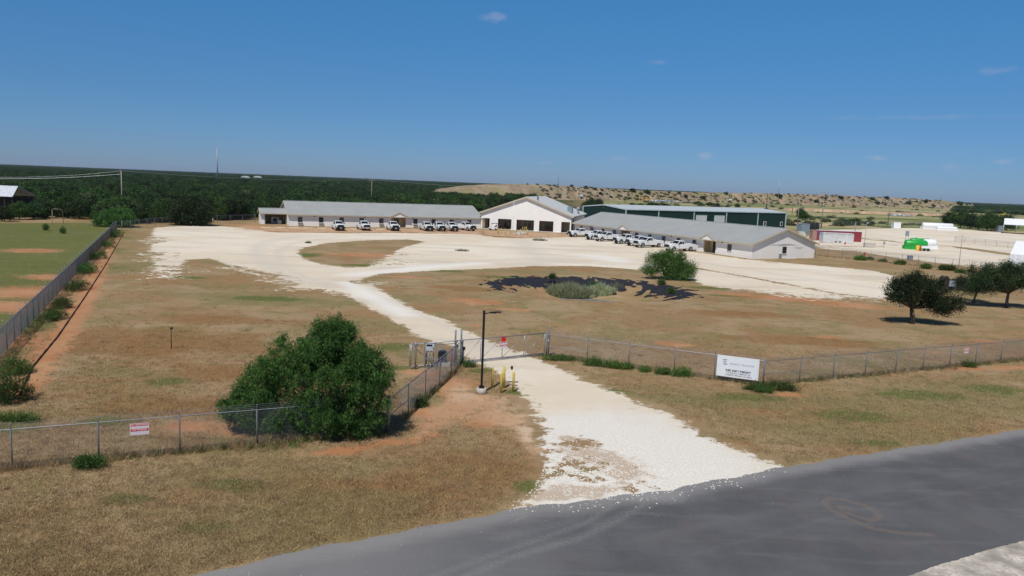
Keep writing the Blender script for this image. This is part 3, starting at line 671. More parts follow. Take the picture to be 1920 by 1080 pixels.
# carport at its left end
cp = Bld('tmp', G(489, 420), G(489, 420)+LW.u, 'x'); bpy.data.objects.remove(cp.root)
nl = Vector((-LW.u.y, LW.u.x)); rel = (G(489, 420).xy-LW.A.xy); cx0 = rel.dot(LW.u.xy); cy0 = rel.dot(nl)
cdp = DEP-2*max(cy0, 2.4); cy0 = max(cy0, 2.4); ce, crr = 2.75, 2.75+cdp/2*.327
w_ = MB(); T = .18
w_.box((cx0+T/2, cy0+cdp/2, ce/2), (T, cdp, ce)); w_.prism([(cy0, ce), (cy0+cdp, ce), (cy0+cdp/2, crr)], cx0, cx0+T, axis='x')
w_.box((cx0/2, cy0+cdp-T/2, ce/2), (-cx0-T, T, ce)); w_.box((cx0+.55, cy0+T/2, ce/2), (.72, T, ce))
w_.box((cx0/2, cy0+.1, ce-.12), (-cx0, .16, .24))
LW.part(w_, 'carport_wall', SIDE)
w_ = MB(); w_.box((cx0/2+.1, cy0+cdp-T-.25, ce/2), (-cx0-.6, .05, ce-.2)); w_.box((cx0+T+.03, cy0+cdp/2, ce/2), (.05, cdp-.6, ce-.2)); w_.box((-.03, cy0+cdp/2, ce/2), (.04, cdp-.6, ce-.2)); LW.part(w_, 'carport_lining', TANWALL)
for x in (cx0+1.1, -.25): LW.part(MB().box((x, cy0-.12, ce/2), (.1, .1, ce)), 'carport_post', WFRAME)
gable_roof(LW, cx0+.2, -.52, cdp, ce, crr, .6, .45, cy0)
def lw(x, y, z=0): return LW.root.matrix_world @ Vector((x, y, z))
bpy.context.view_layer.update()
st = empty('ice_machine', lw(cx0+3.6, cy0+3.0), LW.rz, 'white machine cabinet standing inside the open carport', 'machine')
MB().box((0, 0, .85), (1.9, 1, 1.5)).build('cabinet', M('dull_white_metal', (.5, .5, .5), .5), st)
MB().box((-.1, -.54, .95), (.75, .06, .75)).build('door', BLACK, st); MB().box((0, .1, 2.0), (1.2, .7, .7)).build('condenser', M('brown_metal', (.16, .11, .09), .6), st)
st = MB().box((0, 0, .45), (.9, .7, .85)).box((0, 0, .9), (1, .8, .08)).build('chest_freezer', M('dull_white_metal', (.5, .5, .5), .5), None, lw(-1.6, cy0+1.2), LW.rz)
tag(st, 'low white chest at the right side of the carport opening', 'freezer')
# right wing --------------------------------------------------
Cc, D = G(1077.5, 438.8), G(1409.5, 485.5)
b = Bld('tmp', Cc, D, 'x'); bpy.data.objects.remove(b.root); sx = b.sx
RW = wing('lodging_wing', Cc, D, DEP, EAVE, RIDGE, [(sx(1164, 440), sx(1180.7, 440)), (sx(1319, 460), sx(1342, 460))],
          [sx(x, 445) for x in (1089.2, 1109, 1130, 1151.6, 1193.4, 1218.5, 1244.7, 1272.7, 1302.7, 1369.5)],
          'long low cream building right of the gabled hall with a weathered gable end')
# gable end: window, meter box, bleached siding stays in the material
bpy.context.view_layer.update()
E2 = G(1525, 483.5); be = Bld('tmp', D, E2, 'x'); bpy.data.objects.remove(be.root)
xw = be.sx(1470.3, 468)
for xx, z0, z1 in ((xw, .95, 2.2),): window(RW, xx, z0=z0, z1=z1, side=(1, RW.L))
RW.part(MB().box((RW.L+.18, be.sx(1461, 480), .45), (.3, .5, .9)), 'meter_cabinet', GALV)
wn = MB()
for (a, c, z) in ((.30, .66, 2.62), (.28, .70, 2.50), (.66, .80, 2.05), (.68, .78, 1.85), (.45, .60, 2.72), (.40, .52, 2.42)):
    wn.box((RW.L+.006, DEP*(a+c)/2, z), (.012, DEP*(c-a), .07))
RW.part(wn, 'weathered_boards', M('weathered_board', (.42, .41, .42), .8, var=.3, scale=4))
MB().box((RW.L+1.0, be.sx(1475, 485), .12), (.4, 2.2, .18)).build('white_pipe', WHITE).parent = RW.root

# main hall ---------------------------------------------------
M1, M2 = G(901.5, 428.8), G(1070.2, 437.8)
MHb = Bld('main_hall', M1, M2, 'large white gabled hall with arcade openings between the two long wings', 'building')
L = MHb.L; sx = MHb.sx; bpy.context.view_layer.update()
me_, mr, md_ = 4.36, 4.36+L/2*.365, 25.0
ops = [(sx(904, 420), sx(918, 420)), (sx(933.2, 425), sx(958.7, 425)), (sx(968, 425), sx(1001, 425)), (sx(1010.6, 425), sx(1037.4, 425)), (sx(1052, 430), sx(1068.5, 430))]
ops[0] = (.35, ops[0][1]); ops[-1] = (ops[-1][0], L-.35)
oz = 2.85; w_ = MB(); T = .35; xs_ = [0]
for a, c in ops: xs_ += [a, c]
xs_.append(L)
for i in range(0, len(xs_), 2): w_.box(((xs_[i]+xs_[i+1])/2, T/2, oz/2), (xs_[i+1]-xs_[i], T, oz))
w_.prism([(0, oz), (L, oz), (L, me_), (L/2, mr-.01), (0, me_)], 0, T)
w_.box((T/2, md_/2+2.2, me_/2), (T, md_-5.2, me_)); w_.box((L-T/2, md_/2+2.2, me_/2), (T, md_-5.2, me_)); w_.box((L/2, md_-T/2, me_/2), (L-2*T, T, me_))
w_.box((T/2, 1.3, (oz+me_)/2), (T, 1.9, me_-oz)); w_.box((L-T/2, 1.3, (oz+me_)/2), (T, 1.9, me_-oz))
w_.prism([(0, me_), (L, me_), (L/2, mr-.01)], md_-T, md_)
MHb.part(w_, 'wall', STUC)
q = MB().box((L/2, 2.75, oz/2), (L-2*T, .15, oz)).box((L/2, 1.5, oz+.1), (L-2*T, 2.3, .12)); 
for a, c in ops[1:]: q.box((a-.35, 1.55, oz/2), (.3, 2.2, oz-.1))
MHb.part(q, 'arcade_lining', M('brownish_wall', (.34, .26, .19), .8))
MHb.part(MB().box((L/2, 1.3, .06), (L-.1, 3.2, .12)), 'porch_slab', CONC)
for i, (a, c) in enumerate(ops[:4]):
    if i == 0: a0, c0 = a+.9, c-.1
    else: a0, c0 = a+.3+(c-a)*.22, c-.02
    g = MB().box(((a0+c0)/2, 2.62, 1.4), (c0-a0, .06, 2.6)); go_ = MHb.part(g, 'storefront_glass', GLASS)
    f = MB(); n = max(2, int((c0-a0)/1.1))
    for k in range(n+1): f.box((a0+(c0-a0)*k/n, 2.57, 1.4), (.06, .05, 2.6))
    f.box(((a0+c0)/2, 2.57, 2.12), (c0-a0, .045, .06)); f.box(((a0+c0)/2, 2.57, .5), (c0-a0, .045, .05))
    f.build('mullions', M('bronze_frame', (.10, .10, .10), .4) if i != 2 else M('grey_frame', (.3, .3, .3), .4), go_)
gable_roof(MHb, 0, L, 0, 0, 0) if False else None
# roof with its ridge running back from the facade
r = MB(); oh, og, th = .55, .5, .16; k = (mr-me_)/(L/2); ze = me_-k*oh
for s in (0, 1):
    xe = -oh if s == 0 else L+oh
    r.add([(xe, -og, ze), (L/2, -og, mr), (L/2, md_+og, mr), (xe, md_+og, ze), (xe, -og, ze+th), (L/2, -og, mr+th), (L/2, md_+og, mr+th), (xe, md_+og, ze+th)],
          [(0, 1, 2, 3), (7, 6, 5, 4), (0, 4, 5, 1), (2, 6, 7, 3), (3, 7, 4, 0)])
ro = MHb.part(r, 'roof', ROOFW)
f = MB()
for y in (-og-.03, md_+og+.03):
    for s in (-1, 1):
        xe = L/2+s*(L/2+oh)
        f.add([(xe, y-.03, ze-.22), (L/2, y-.03, mr-.22), (L/2, y-.03, mr+th+.02), (xe, y-.03, ze+th+.02), (xe, y+.03, ze-.22), (L/2, y+.03, mr-.22), (L/2, y+.03, mr+th+.02), (xe, y+.03, ze+th+.02)],
              [(0, 1, 2, 3), (7, 6, 5, 4), (0, 4, 5, 1), (3, 2, 6, 7), (0, 3, 7, 4)])
for s in (-1, 1): f.box((L/2+s*(L/2+oh+.04), md_/2, ze+.0), (.06, md_+2*og, .2))
f.build('fascia', TRIM, ro)
def mh(x, y, z=0): return MHb.root.matrix_world @ Vector((x, y, z))
zr = lambda x: mr+th-abs(x-L/2)*k
v = MB().tube([(L*.60, 3.0, zr(L*.6)-.1), (L*.60, 3.0, zr(L*.6)+.75)], .16, 10).tube([(L*.60, 3.0, zr(L*.6)+.75), (L*.60, 3.0, zr(L*.6)+.95)], .22, 10); MHb.part(v, 'flue', BLACK)
v = MB().box((L*.93, 8, zr(L*.93)+.75), (1.3, 1.6, 1.5)); MHb.part(v, 'rooftop_unit', M('blue_grey_metal', (.22, .28, .33), .5))
v = MB().tube([(L*.985, 14, zr(L)-.1), (L*.985, 14, zr(L)+1.1)], .32, 12).tube([(L*.985, 14, zr(L)+1.1), (L*.985, 14, zr(L)+1.3), (L*.985, 14, zr(L)+1.7), (L*.985, 14, zr(L)+1.9)], [.35, .58, .58, .2], 12); MHb.part(v, 'roof_fan', GALV)

fp = G(961.4, 438.3); fpole = empty('flagpole', fp, 0, 'thin white flagpole standing before the gabled hall', 'flagpole')
MB().tube([(0, 0, 0), (0, 0, 7.8)], [.06, .04], 8).build('pole', WHITE, fpole); MB().tube([(0, 0, 7.8), (0, 0, 7.9), (0, 0, 7.98)], [.03, .09, .02], 8).build('finial', WHITE, fpole)

# front walk and bollards by the hall
wk = MB(); a, b_, c, d = [G(*q) for q in ((962, 439), (976, 440.5), (992, 434.6), (975, 434.2))]
wk.add([a, b_, c, d]+[q+Vector((0, 0, .09)) for q in (a, b_, c, d)], [(0, 1, 5, 4), (1, 2, 6, 5), (2, 3, 7, 6), (3, 0, 4, 7), (4, 5, 6, 7)])
tag(wk.build('front_walk', CONC), kind='structure')
def bollard(h, r=.085, name='bollard'):
    return MB().tube([(0, 0, 0), (0, 0, h-.06), (0, 0, h-.02), (0, 0, h)], [r, r, r*.8, r*.3], 10).mesh(name)
bm_s = bollard(1.35)
lab = ['leftmost yellow bollard before the hall', 'yellow bollard close beside the leftmost one', 'third yellow bollard from the left before the hall', 'yellow bollard in front of the second arcade opening', 'yellow bollard just left of the flagpole',
       'pale yellow bollard just right of the flagpole', 'yellow bollard at the near left corner of the concrete walk', 'yellow bollard on the left of the far end of the walk', 'middle yellow bollard at the far end of the walk', 'yellow bollard at the far right corner of the walk', 'rightmost and nearest yellow bollard by the walk']
for (x, y), l_ in zip(((932.7, 438.2), (934.9, 438.2), (939.8, 438.2), (947, 439.3), (956.7, 438.8), (967, 440), (976, 440.2), (980, 435.6), (983.8, 435.4), (986.4, 434.9), (989, 440.6)), lab):
    tag(link('bollard', bm_s, None, None, G(x, y)), l_, 'bollard', 'yellow bollards before the hall')
bm_s.materials.append(YEL)
# wheel stops
ws = MB().prism([(-.12, 0), (.12, 0), (.07, .13), (-.07, .13)], -1.0, 1.0, axis='y').mesh('wheel_stop'); ws.materials.append(M('cream_concrete', (.70, .62, .44), .9, var=.15, scale=4))
stops = [((497, 427), 'leftmost', LW.rz), ((525.5, 427.2), 'second from the left', LW.rz), ((552, 427.5), 'third from the left', LW.rz), ((577, 427.8), 'fourth from the left', LW.rz), ((603, 428), 'fifth from the left', LW.rz), ((663, 429.5), 'behind the gap of the first two trucks', LW.rz), ((713, 430.5), 'behind the gap before the third truck', LW.rz)]
for (p_, l_, rz) in stops:
    tag(link('wheel_stop', ws, None, None, G(*p_), rz+R(90)), 'pale concrete wheel stop before the left wing, '+l_, 'wheel stop', 'wheel stops along the left wing')
for p_, l_ in (((1366, 484), 'concrete wheel stop before the right wing, nearer the truck'), ((1383, 486.2), 'concrete wheel stop before the right wing, nearer the gable end')):
    tag(link('wheel_stop', ws, None, None, G(*p_), RW.rz+R(90)), l_, 'wheel stop', 'wheel stops along the right wing')

# picnic tables behind the arcade openings
def picnic():
    root = empty('picnic_table', (0, 0, .12))
    DR = M('dark_red_metal', (.16, .02, .02), .6)
    MB().box((0, 0, .74), (1.8, .75, .05)).build('tabletop', DR, root)
    for s in (-1, 1): MB().box((0, s*.68, .44), (1.8, .26, .05)).build('bench', DR, root)
    f = MB()
    for x in (-.6, .6):
        f.box((x, 0, .42), (.06, 1.5, .06)); f.box((0, 0, .36), (1.26, .05, .05))
        for s in (-1, 1): f.tube([(x, s*.55, 0), (x, s*.2, .72)], .03, 6)
    f.build('frame', BLACK, root); return root
p0 = picnic()
for i, (x, y, l_) in enumerate(((ops[1][0]+1.2, 1.75, 'red picnic table in the second arcade opening'), (ops[2][0]+.9, 1.75, 'red picnic table in the middle arcade opening'), (ops[3][0]+1.5, 1.75, 'red picnic table left in the fourth arcade opening'), (ops[3][0]+3.4, 1.75, 'red picnic table right in the fourth arcade opening'))):
    q = p0 if i == 0 else copy_tree(p0); q.location = mh(x, y, .12); q.rotation_euler = (0, 0, MHb.rz+i*.15); tag(q, l_, 'picnic table', 'red picnic tables under the arcade')
# golf cart
gc = empty('golf_cart', G(925, 431.2), MHb.rz+R(180), 'small white golf cart parked at the left of the arcade', 'golf cart')
MB().prism([(-1.1, .3), (1.0, .3), (1.15, .55), (.95, .85), (.5, .8), (.35, .42), (-.2, .42), (-.3, .75), (-1.1, .75)], -.55, .55).build('body', WHITE, gc)
MB().box((-.35, 0, 1.72), (1.7, 1.15, .07)).build('canopy', BLACK, gc)
f = MB()
for x, x2 in ((.75, .35), (-1.0, -1.0)):
    for y in (-.5, .5): f.tube([(x, y, .8), (x2, y, 1.7)], .025, 6)
f.box((-.32, -.5, 1.68), (1.5, .05, .05)).box((-.32, .5, 1.68), (1.5, .05, .05)).box((-1.0, 0, 1.66), (.05, 1.0, .05)).build('frame', BLACK, gc); MB().box((-.45, 0, .85), (.45, 1.0, .16)).box((-.72, 0, 1.15), (.1, 1.0, .4)).build('seat', BLACK, gc)
for x in (-.75, .8):
    for y in (-.5, .5): MB().tube([(x, y-.08, .24), (x, y+.08, .24)], .24, 14).build('wheel', BLACK, gc)

# green metal building behind -----------------------------------
gA = Vector(G(1173.4, 392.3, 5.5).xy.to_3d()); gB = Vector(G(1474.5, 399, 5.5).xy.to_3d())
GB = Bld('metal_warehouse', gA, gB, 'long dark green metal warehouse with pale roof behind the right wing', 'building'); L = GB.L; gd = 23.0
w_ = MB().box((L/2, .1, 2.75), (L, .2, 5.5)).box((L/2, gd-.1, 2.75), (L, .2, 5.5))
for x in (.1, L-.1): w_.box((x, gd/2, 2.75), (.2, gd-.4, 5.5)); w_.prism([(0, 5.5), (gd, 5.5), (gd/2, 6.4)], x-.1, x+.1, axis='x')
GB.part(w_, 'wall', DGREEN)
gable_roof(GB, 0, L, gd, 5.5, 6.45, .15, .12, mat=siding('pale_blue_metal_roof', (.50, .56, .60), .3, axis='X', strength=.3), th=.12, fascia=False)
PT = M('pale_blue_trim', (.55, .62, .66), .45)
t_ = MB()
for px in (1235, 1301.5, 1362.5, 1421.7): t_.box((GB.sx(px, 400), -.06, 2.7), (.32, .12, 5.4))
t_.box((.1, -.07, 2.7), (.4, .14, 5.4)); t_.box((L-.1, -.07, 2.7), (.4, .14, 5.4)); t_.box((L/2, -.19, 5.42), (L, .1, .28)); t_.box((-.1, gd, 2.7), (.2, .3, 5.4)); t_.box((-.16, gd/2, 5.55), (.1, .1, .1))
for a, c in (((0, 5.5), (gd/2, 6.4)), ((gd/2, 6.4), (gd, 5.5))):
    t_.add([(-.16, a[0], a[1]-.2), (-.16, c[0], c[1]-.2), (-.16, c[0], c[1]+.12), (-.16, a[0], a[1]+.12), (-.1, a[0], a[1]-.2), (-.1, c[0], c[1]-.2), (-.1, c[0], c[1]+.12), (-.1, a[0], a[1]+.12)], [(0, 1, 2, 3), (7, 6, 5, 4), (0, 4, 5, 1), (2, 6, 7, 3)])
GB.part(t_, 'trim', PT)
for a, c in ((1305.7, 1324), (1340, 1357.6)):
    x0, x1 = GB.sx(a, 408), GB.sx(c, 410)
    d_ = MB().box(((x0+x1)/2, -.04, 1.95), (x1-x0, .08, 3.9)); o = GB.part(d_, 'roller_door', siding('white_roller_door', (.72, .72, .70), .5))
    MB().box((x0-.1, -.06, 2), (.2, .1, 4.1)).box((x1+.1, -.06, 2), (.2, .1, 4.1)).box(((x0+x1)/2, -.06, 4.0), (x1-x0, .1, .2)).build('frame', PT, o)
for a, c in ((1431.5, 1436), (1463, 1466.5)):
    x0, x1 = GB.sx(a, 420), GB.sx(c, 422); z1, z0 = 1.9, .7
    o = GB.part(MB().box(((x0+x1)/2, -.03, (z0+z1)/2+.2), (x1-x0+.2, .1, z1-z0+.3)), 'window', WHITE); MB().box(((x0+x1)/2, -.09, (z0+z1)/2+.2), (x1-x0-.15, .02, z1-z0)).build('pane', GLASS, o)
#@@PART3
# ------------------------------------------------------------------ pickup trucks
PAINT = M('white_truck_paint', (.80, .82, .84), .22, var=.02, spec=.6); TYRE = M('tyre_rubber', (.02, .02, .02), .85); RIM = M('steel_rim', (.45, .45, .46), .35, .6)
CHROME = M('chrome_bumper', (.62, .63, .65), .18, .9, var=.05); LAMPM = M('headlamp_lens', (.75, .77, .8), .1, spec=.8); REDL = M('red_lens', (.4, .01, .01), .2); AMB = M('dark_underbody', (.02, .02, .022), .8)
def arch(cx, r, z0, n=9, a0=0, a1=180): return [(cx+r*math.cos(R(a1+(a0-a1)*i/n)), z0+r*math.sin(R(a1+(a0-a1)*i/n))) for i in range(n+1)]
def truck_parts(chrome=False, long=True):
    """local: x forward, origin on the ground at mid wheelbase"""
    xf, xr, r = 2.0, -2.05, .5
    P = {}
    b = MB(); W = 1.0
    # lower side skins with wheel arches (front fender + cab) and bed side
    side = [(-.35, .55)]+[(1.42, .55)]+arch(xf, .56, .5)[0:]+[(2.62, .55), (2.95, .62), (2.98, 1.25), (2.85, 1.30), (1.30, 1.36), (-.62, 1.36), (-.62, .55)]
    side = side[1:]
    for s in (-1, 1): b.prism(side, s*W-.06*(s > 0), s*W+.06*(s < 0))
    bed = [(-.68, .60)]+[(-.68, 1.38), (-3.25, 1.38), (-3.25, .62), (-2.65, .6)]+arch(xr, .56, .5)
    for s in (-1, 1): b.prism(bed, s*W-.06*(s > 0), s*W+.06*(s < 0))
    # hood: crowned between fenders
    ys = [-1.0, -.72, -.3, .3, .72, 1.0]; up = [0, .05, .11, .11, .05, 0]
    vs = []; 
    for x, z in ((2.97, 1.22), (2.85, 1.30), (1.9, 1.36), (1.22, 1.40)):
        vs += [(x, y, z+u) for y, u in zip(ys, up)]
    b.add(vs, [(i*6+j, i*6+j+1, (i+1)*6+j+1, (i+1)*6+j) for i in range(3) for j in range(5)], 0, True)
    # roof shell and pillars
    zb, zt = 1.36, 2.0
    bot = [(1.32, .95), (-.58, .95)]; top = [(.52, .74), (-.50, .74)]
    def cab(zb, zt, g=0):
        return [(1.32+g, -.95, zb), (1.32+g, .95, zb), (-.60-g, .95, zb), (-.60-g, -.95, zb), (.50+g, -.74, zt-.06), (.50+g, .74, zt-.06), (-.50-g, .76, zt-.06), (-.50-g, -.76, zt-.06)]
    c = cab(zb, zt); b.add(c, [(0, 1, 5, 4), (1, 2, 6, 5), (2, 3, 7, 6), (3, 0, 4, 7)])
    rf = [(.52, -.70), (.52, .70), (-.50, .72), (-.50, -.72)]
    b.add([(x, y, zt-.05) for x, y in ((.56, -.76), (.56, .76), (-.54, .78), (-.54, -.78))]+[(x*.93, y*.93, zt+.02) for x, y in rf], [(0, 1, 5, 4), (1, 2, 6, 5), (2, 3, 7, 6), (3, 0, 4, 7), (4, 5, 6, 7)], 0)
    # bed: front wall, tailgate, floor
    b.box((-.71, 0, 1.0), (.06, 1.9, .76)); b.box((-3.22, 0, 1.0), (.06, 1.9, .76)); b.box((-1.95, 0, .72), (2.5, 1.86, .06))
    b.box((-.1, 0, .78), (5.2, 1.7, .3))
    P['body'] = (b.mesh('body'), [PAINT])
    g = MB(); 
    def off(pts, n): return [tuple(Vector(p)+Vector(n)) for p in pts]
    def lerp(a, b_, t): return Vector(a).lerp(Vector(b_), t)
    def panel(a, b_, c_, d, m0, m1, n):   # quad inset on the pane a-b (bottom) d-c (top)
        g.add(off([lerp(lerp(a, b_, m0[0]), lerp(d, c_, m0[0]), m1[0]), lerp(lerp(a, b_, m0[1]), lerp(d, c_, m0[1]), m1[0]), lerp(lerp(a, b_, m0[1]), lerp(d, c_, m0[1]), m1[1]), lerp(lerp(a, b_, m0[0]), lerp(d, c_, m0[0]), m1[1])], n), [(0, 1, 2, 3)])
    panel(c[0], c[1], c[5], c[4], (.05, .95), (.10, .94), (.015, 0, .012)); wind = g.mesh('windshield'); P['windshield'] = (wind, [GLASS])
    for s, (a, b_, t1, t0) in enumerate(((1, 2, 6, 5), (3, 0, 4, 7))):
        g = MB(); n = (0, .014*(1 if s == 0 else -1), .006)
        if s == 0: panel(c[1], c[2], c[6], c[5], (.10, .62), (.06, .90), n); panel(c[1], c[2], c[6], c[5], (.66, .93), (.06, .90), n)
        else: panel(c[3], c[0], c[4], c[7], (.38, .90), (.06, .90), n); panel(c[3], c[0], c[4], c[7], (.07, .34), (.06, .90), n)
        P['side_window'+str(s)] = (g.mesh('side_window'), [GLASS])
    g = MB(); panel(c[2], c[3], c[7], c[6], (.08, .92), (.1, .9), (-.012, 0, .004)); P['rear_window'] = (g.mesh('rear_window'), [GLASS])
    g = MB().box((2.99, 0, 1.03), (.08, 1.5, .40)); 
    for z in (.92, 1.03, 1.14): g.box((3.04, 0, z), (.03, 1.4, .035))
    P['grille'] = (g.mesh('grille'), [BLACK])
    g = MB().prism([(2.95, .50), (3.13, .52), (3.15, .80), (2.95, .84)], -1.0, 1.0); P['bumper0'] = (g.mesh('bumper'), [CHROME if chrome else BLACK])
    g = MB().box((-3.32, 0, .65), (.14, 1.8, .2)); P['bumper1'] = (g.mesh('bumper'), [CHROME])
    for s in (-1, 1):
        P['headlight%d' % s] = (MB().box((2.99, s*.87, 1.06), (.07, .22, .34)).mesh('headlight'), [LAMPM])
        P['mirror%d' % s] = (MB().box((1.02, s*1.17, 1.50), (.12, .2, .3)).box((1.05, s*1.02, 1.42), (.05, .18, .05)).mesh('mirror'), [BLACK])
        P['taillight%d' % s] = (MB().box((-3.255, s*.93, 1.15), (.03, .12, .36)).mesh('taillight'), [REDL])
    P['plate'] = (MB().box((3.165, 0, .66), (.02, .32, .15)).mesh('licence_plate'), [WHITE])
    P['chassis'] = (MB().box((-.1, 0, .5), (5.6, .9, .24)).box((xf, 0, .42), (.14, 1.7, .14)).box((xr, 0, .42), (.14, 1.7, .14)).mesh('chassis'), [AMB])
    ty = MB().tube([(0, -.14, 0), (0, -.12, 0), (0, .12, 0), (0, .14, 0)], [.36, .41, .41, .36], 20).mesh('tyre')
    rm = MB().tube([(0, .10, 0), (0, .145, 0), (0, .15, 0)], [.25, .24, .10], 14).tube([(0, -.10, 0), (0, -.145, 0), (0, -.15, 0)], [.25, .24, .10], 14).mesh('rim')
    return P, (ty, rm), (xf, xr)
def make_truck(chrome):
    root = empty('pickup_truck'); root.scale = (1.09, 1.0, 1.05); P, (ty, rm), (xf, xr) = truck_parts(chrome)
    for k, (me, ms) in P.items(): link(me.name.split('.')[0], me, ms, root)
    ty.materials.append(TYRE); rm.materials.append(RIM)
    for x in (xf, xr):
        for y in (-.86, .86):
            wo = link('wheel', ty, None, root, (x, y, .41)); link('rim', rm, None, wo)
    return root
tb, tc_ = make_truck(False), make_truck(True); usedt = {id(tb): 0, id(tc_): 0}
def place_truck(chrome, local, px, py, head, label, group):
    src = tc_ if chrome else tb
    t = src if not usedt[id(src)] else copy_tree(src); usedt[id(src)] = 1
    g = G(px, py); c, s = math.cos(head), math.sin(head)
    t.location = (g.x-(c*local[0]-s*local[1]), g.y-(s*local[0]+c*local[1]), 0); t.rotation_euler = (0, 0, head)
    tag(t, label, 'pickup truck', group)
hl = LW.rz-R(90); gl = 'white pickups parked along the left wing'
for i, (c_, px, py, dh, l_) in enumerate(((False, 638.5, 433.0, 0, 'leftmost white pickup with a black bumper, parked before the left wing'), (True, 687.5, 432.8, 2, 'white pickup with a chrome bumper parked alone before the left wing'), (False, 741.5, 433.4, -2, 'white pickup with black bumper parked before the left wing entry gable'),
        (False, 805.5, 433.9, -1, 'leftmost of the four white pickups close together near the hall'), (False, 829, 434, 0, 'white pickup second from the left in the tight row near the hall'), (False, 852.5, 434.2, 0, 'white pickup third from the left in the tight row near the hall'), (False, 886, 433.4, 16, 'white pickup turned aslant beside the hall, long bed in view'))):
    place_truck(c_, (3.0, 0), px, py, hl+R(dh), l_, gl)
hr = RW.rz-R(90); gl = 'white pickups parked along the right wing'
for c_, px, py, loc, dh, l_ in ((False, 1079.4, 444.8, (2.0, .9), 0, 'farthest white pickup of the right row, next to the hall'), (False, 1112, 450, (2.0, .9), 0, 'white pickup second from the hall in the right row'), (True, 1130, 452.8, (2.0, .9), 3, 'grey bumpered white pickup third from the hall in the right row'),
        (False, 1165.7, 457.6, (2.0, .9), 0, 'white pickup below the first entry gable of the right wing'), (False, 1190, 461.4, (2.0, .9), 0, 'white pickup mostly hidden behind the long chrome bumpered one'), (True, 1206, 464.5, (2.0, .9), 4, 'white pickup with chrome bumper and long bed left of the green bush'), (True, 1264.5, 471.8, (2.0, .9), 2, 'nearest white pickup, partly behind the green bush')):
    place_truck(c_, loc, px, py, hr+R(dh), l_, gl)

# ------------------------------------------------------------------ fences
def wire_mesh(L, h, pitch=.075, z0=.05, r=.0030):
    """woven diagonal wires filling L x h in the xz plane"""
    mb = MB(); d = h-z0; xs = np.arange(-d, L, pitch)
    V = []; Fc = []
    for sgn in (1, -1):
        for x in xs:
            a, c = x, x+d; za, zc = z0, h
            if a < 0: za = z0-a; a = 0
            if c > L: zc = h-(c-L); c = L
            if zc-za < .02: continue
            if sgn < 0: za, zc = h+z0-za, h+z0-zc
            y = .006*sgn; b = len(V)
            for (X_, Z_) in ((a, za), (c, zc)):
                V += [(X_, y-r, Z_), (X_, y+r*.8, Z_+r*1.3), (X_, y+r*.8, Z_-r*1.3)]
            Fc += [(b, b+3, b+4, b+1), (b+1, b+4, b+5, b+2), (b+2, b+5, b+3, b)]
    return npmesh('wire_mesh', V, Fc)
def post_mesh(h, r, arm=None):
    m = MB().tube([(0, 0, -.1), (0, 0, h), (0, 0, h+.04)], [r, r, r*.4], 8)
    if arm: m.tube([(0, 0, h-.02), (arm[0], arm[1], h+arm[2])], .016, 5)
    return m.mesh('post')
def fence(pts, h, label, gap=None, posts=None, arm=None, pitch=.075, barbs=0, mid=False, name='chain_link_fence', pr=.035, wr=.003, rail=True, ends=.06):
    """pts: world points of one run (each span between corners); posts: list of fractions per span"""
    root = empty(name, pts[0], 0, label, 'fence'); o = pts[0]
    pm = post_mesh(h, pr, arm); pm.materials.append(GALV); cm = post_mesh(h+(.15 if arm or barbs else .05), ends, None); cm.materials.append(GALV)
    for i in range(len(pts)-1):
        a, c = pts[i], pts[i+1]; u = c-a; L = u.length; rz = math.atan2(u.y, u.x); un = u.normalized()
        m = wire_mesh(L, h, pitch, r=wr); link('wire_mesh', m, WIRE, root, a-o, rz)
        if rail:
            q = MB().tube([(0, 0, h), (L, 0, h)], .022, 6, cap=False); q.build('top_rail', GALV, root, a-o, rz)
        fr = posts[i] if posts else [k/max(1, round(L/gap)) for k in range(1, round(L/gap))]
        for f in fr: link('post', pm, None, root, a-o+u*f, rz)
        link('corner_post', cm, None, root, a-o)
        for k in range(barbs):
            off = Vector((arm[0]*(k+1)/barbs, arm[1]*(k+1)/barbs, arm[2]*(k+1)/barbs)) if arm else Vector((0, 0, .1*(k+1)))
            off.z += h; rm_ = Matrix.Rotation(rz, 3, 'Z')
            MB().tube([rm_ @ off, rm_ @ off+u], .006, 4, cap=False).build('barbed_wire', WIRE, root, a-o)
        if mid and i in mid:
            f0, f1 = mid[i]; MB().tube([u*f0+Vector((0, 0, h*.48)), u*f1+Vector((0, 0, h*.48))], .02, 6, cap=False).build('brace_rail', GALV, root, a-o)
    link('corner_post', cm, None, root, pts[-1]-o)
    return root
def frac(a, c, px, py):        # fraction along a-c seen at a column
    d = ray(px, py).xy; u = (c-a).xy; det = u.x*(-d.y)-u.y*(-d.x)
    return ((-a.x)*(-d.y)-(-a.y)*(-d.x))/det
# right front fence, two runs
p0, p1, p2 = G(1024, 668.5), G(1430, 724), G(1879.5, 680); p3 = p2+(p2-p1).normalized()*12
L3 = (p3-p1).length
pp = [[frac(p0, p1, x, y) for x, y in ((1102, 650), (1180, 660), (1265, 675), (1340, 690))], [frac(p1, p3, x, y) for x, y in ((1501, 690), (1564, 685), (1624, 680), (1682, 670), (1733, 665), (1783.5, 660), (1832, 655), (1880, 650))]+[1-3.0/L3*2]]
fence([p0, p1, p3], 1.62, 'chain link fence running right of the gate behind the white sign', posts=pp, arm=(0, -.12, .28), barbs=3, mid={0: (0, pp[0][0]), 1: (0, pp[1][0])})
# left front fence
q0, q1 = G(727, 812), G(22, 881); q2 = q1+(q1-q0).normalized()*9
fence([q0, q2], 1.66, 'chain link fence crossing the lower left in front of the big bush', posts=[[frac(q0, q2, x, y) for x, y in ((605, 800), (482, 810), (337, 820), (185, 840), (22, 850))]+[.84, .97]], arm=(0, .10, .28), barbs=3, mid={0: (0, frac(q0, q2, 605, 800))}, wr=.0027)
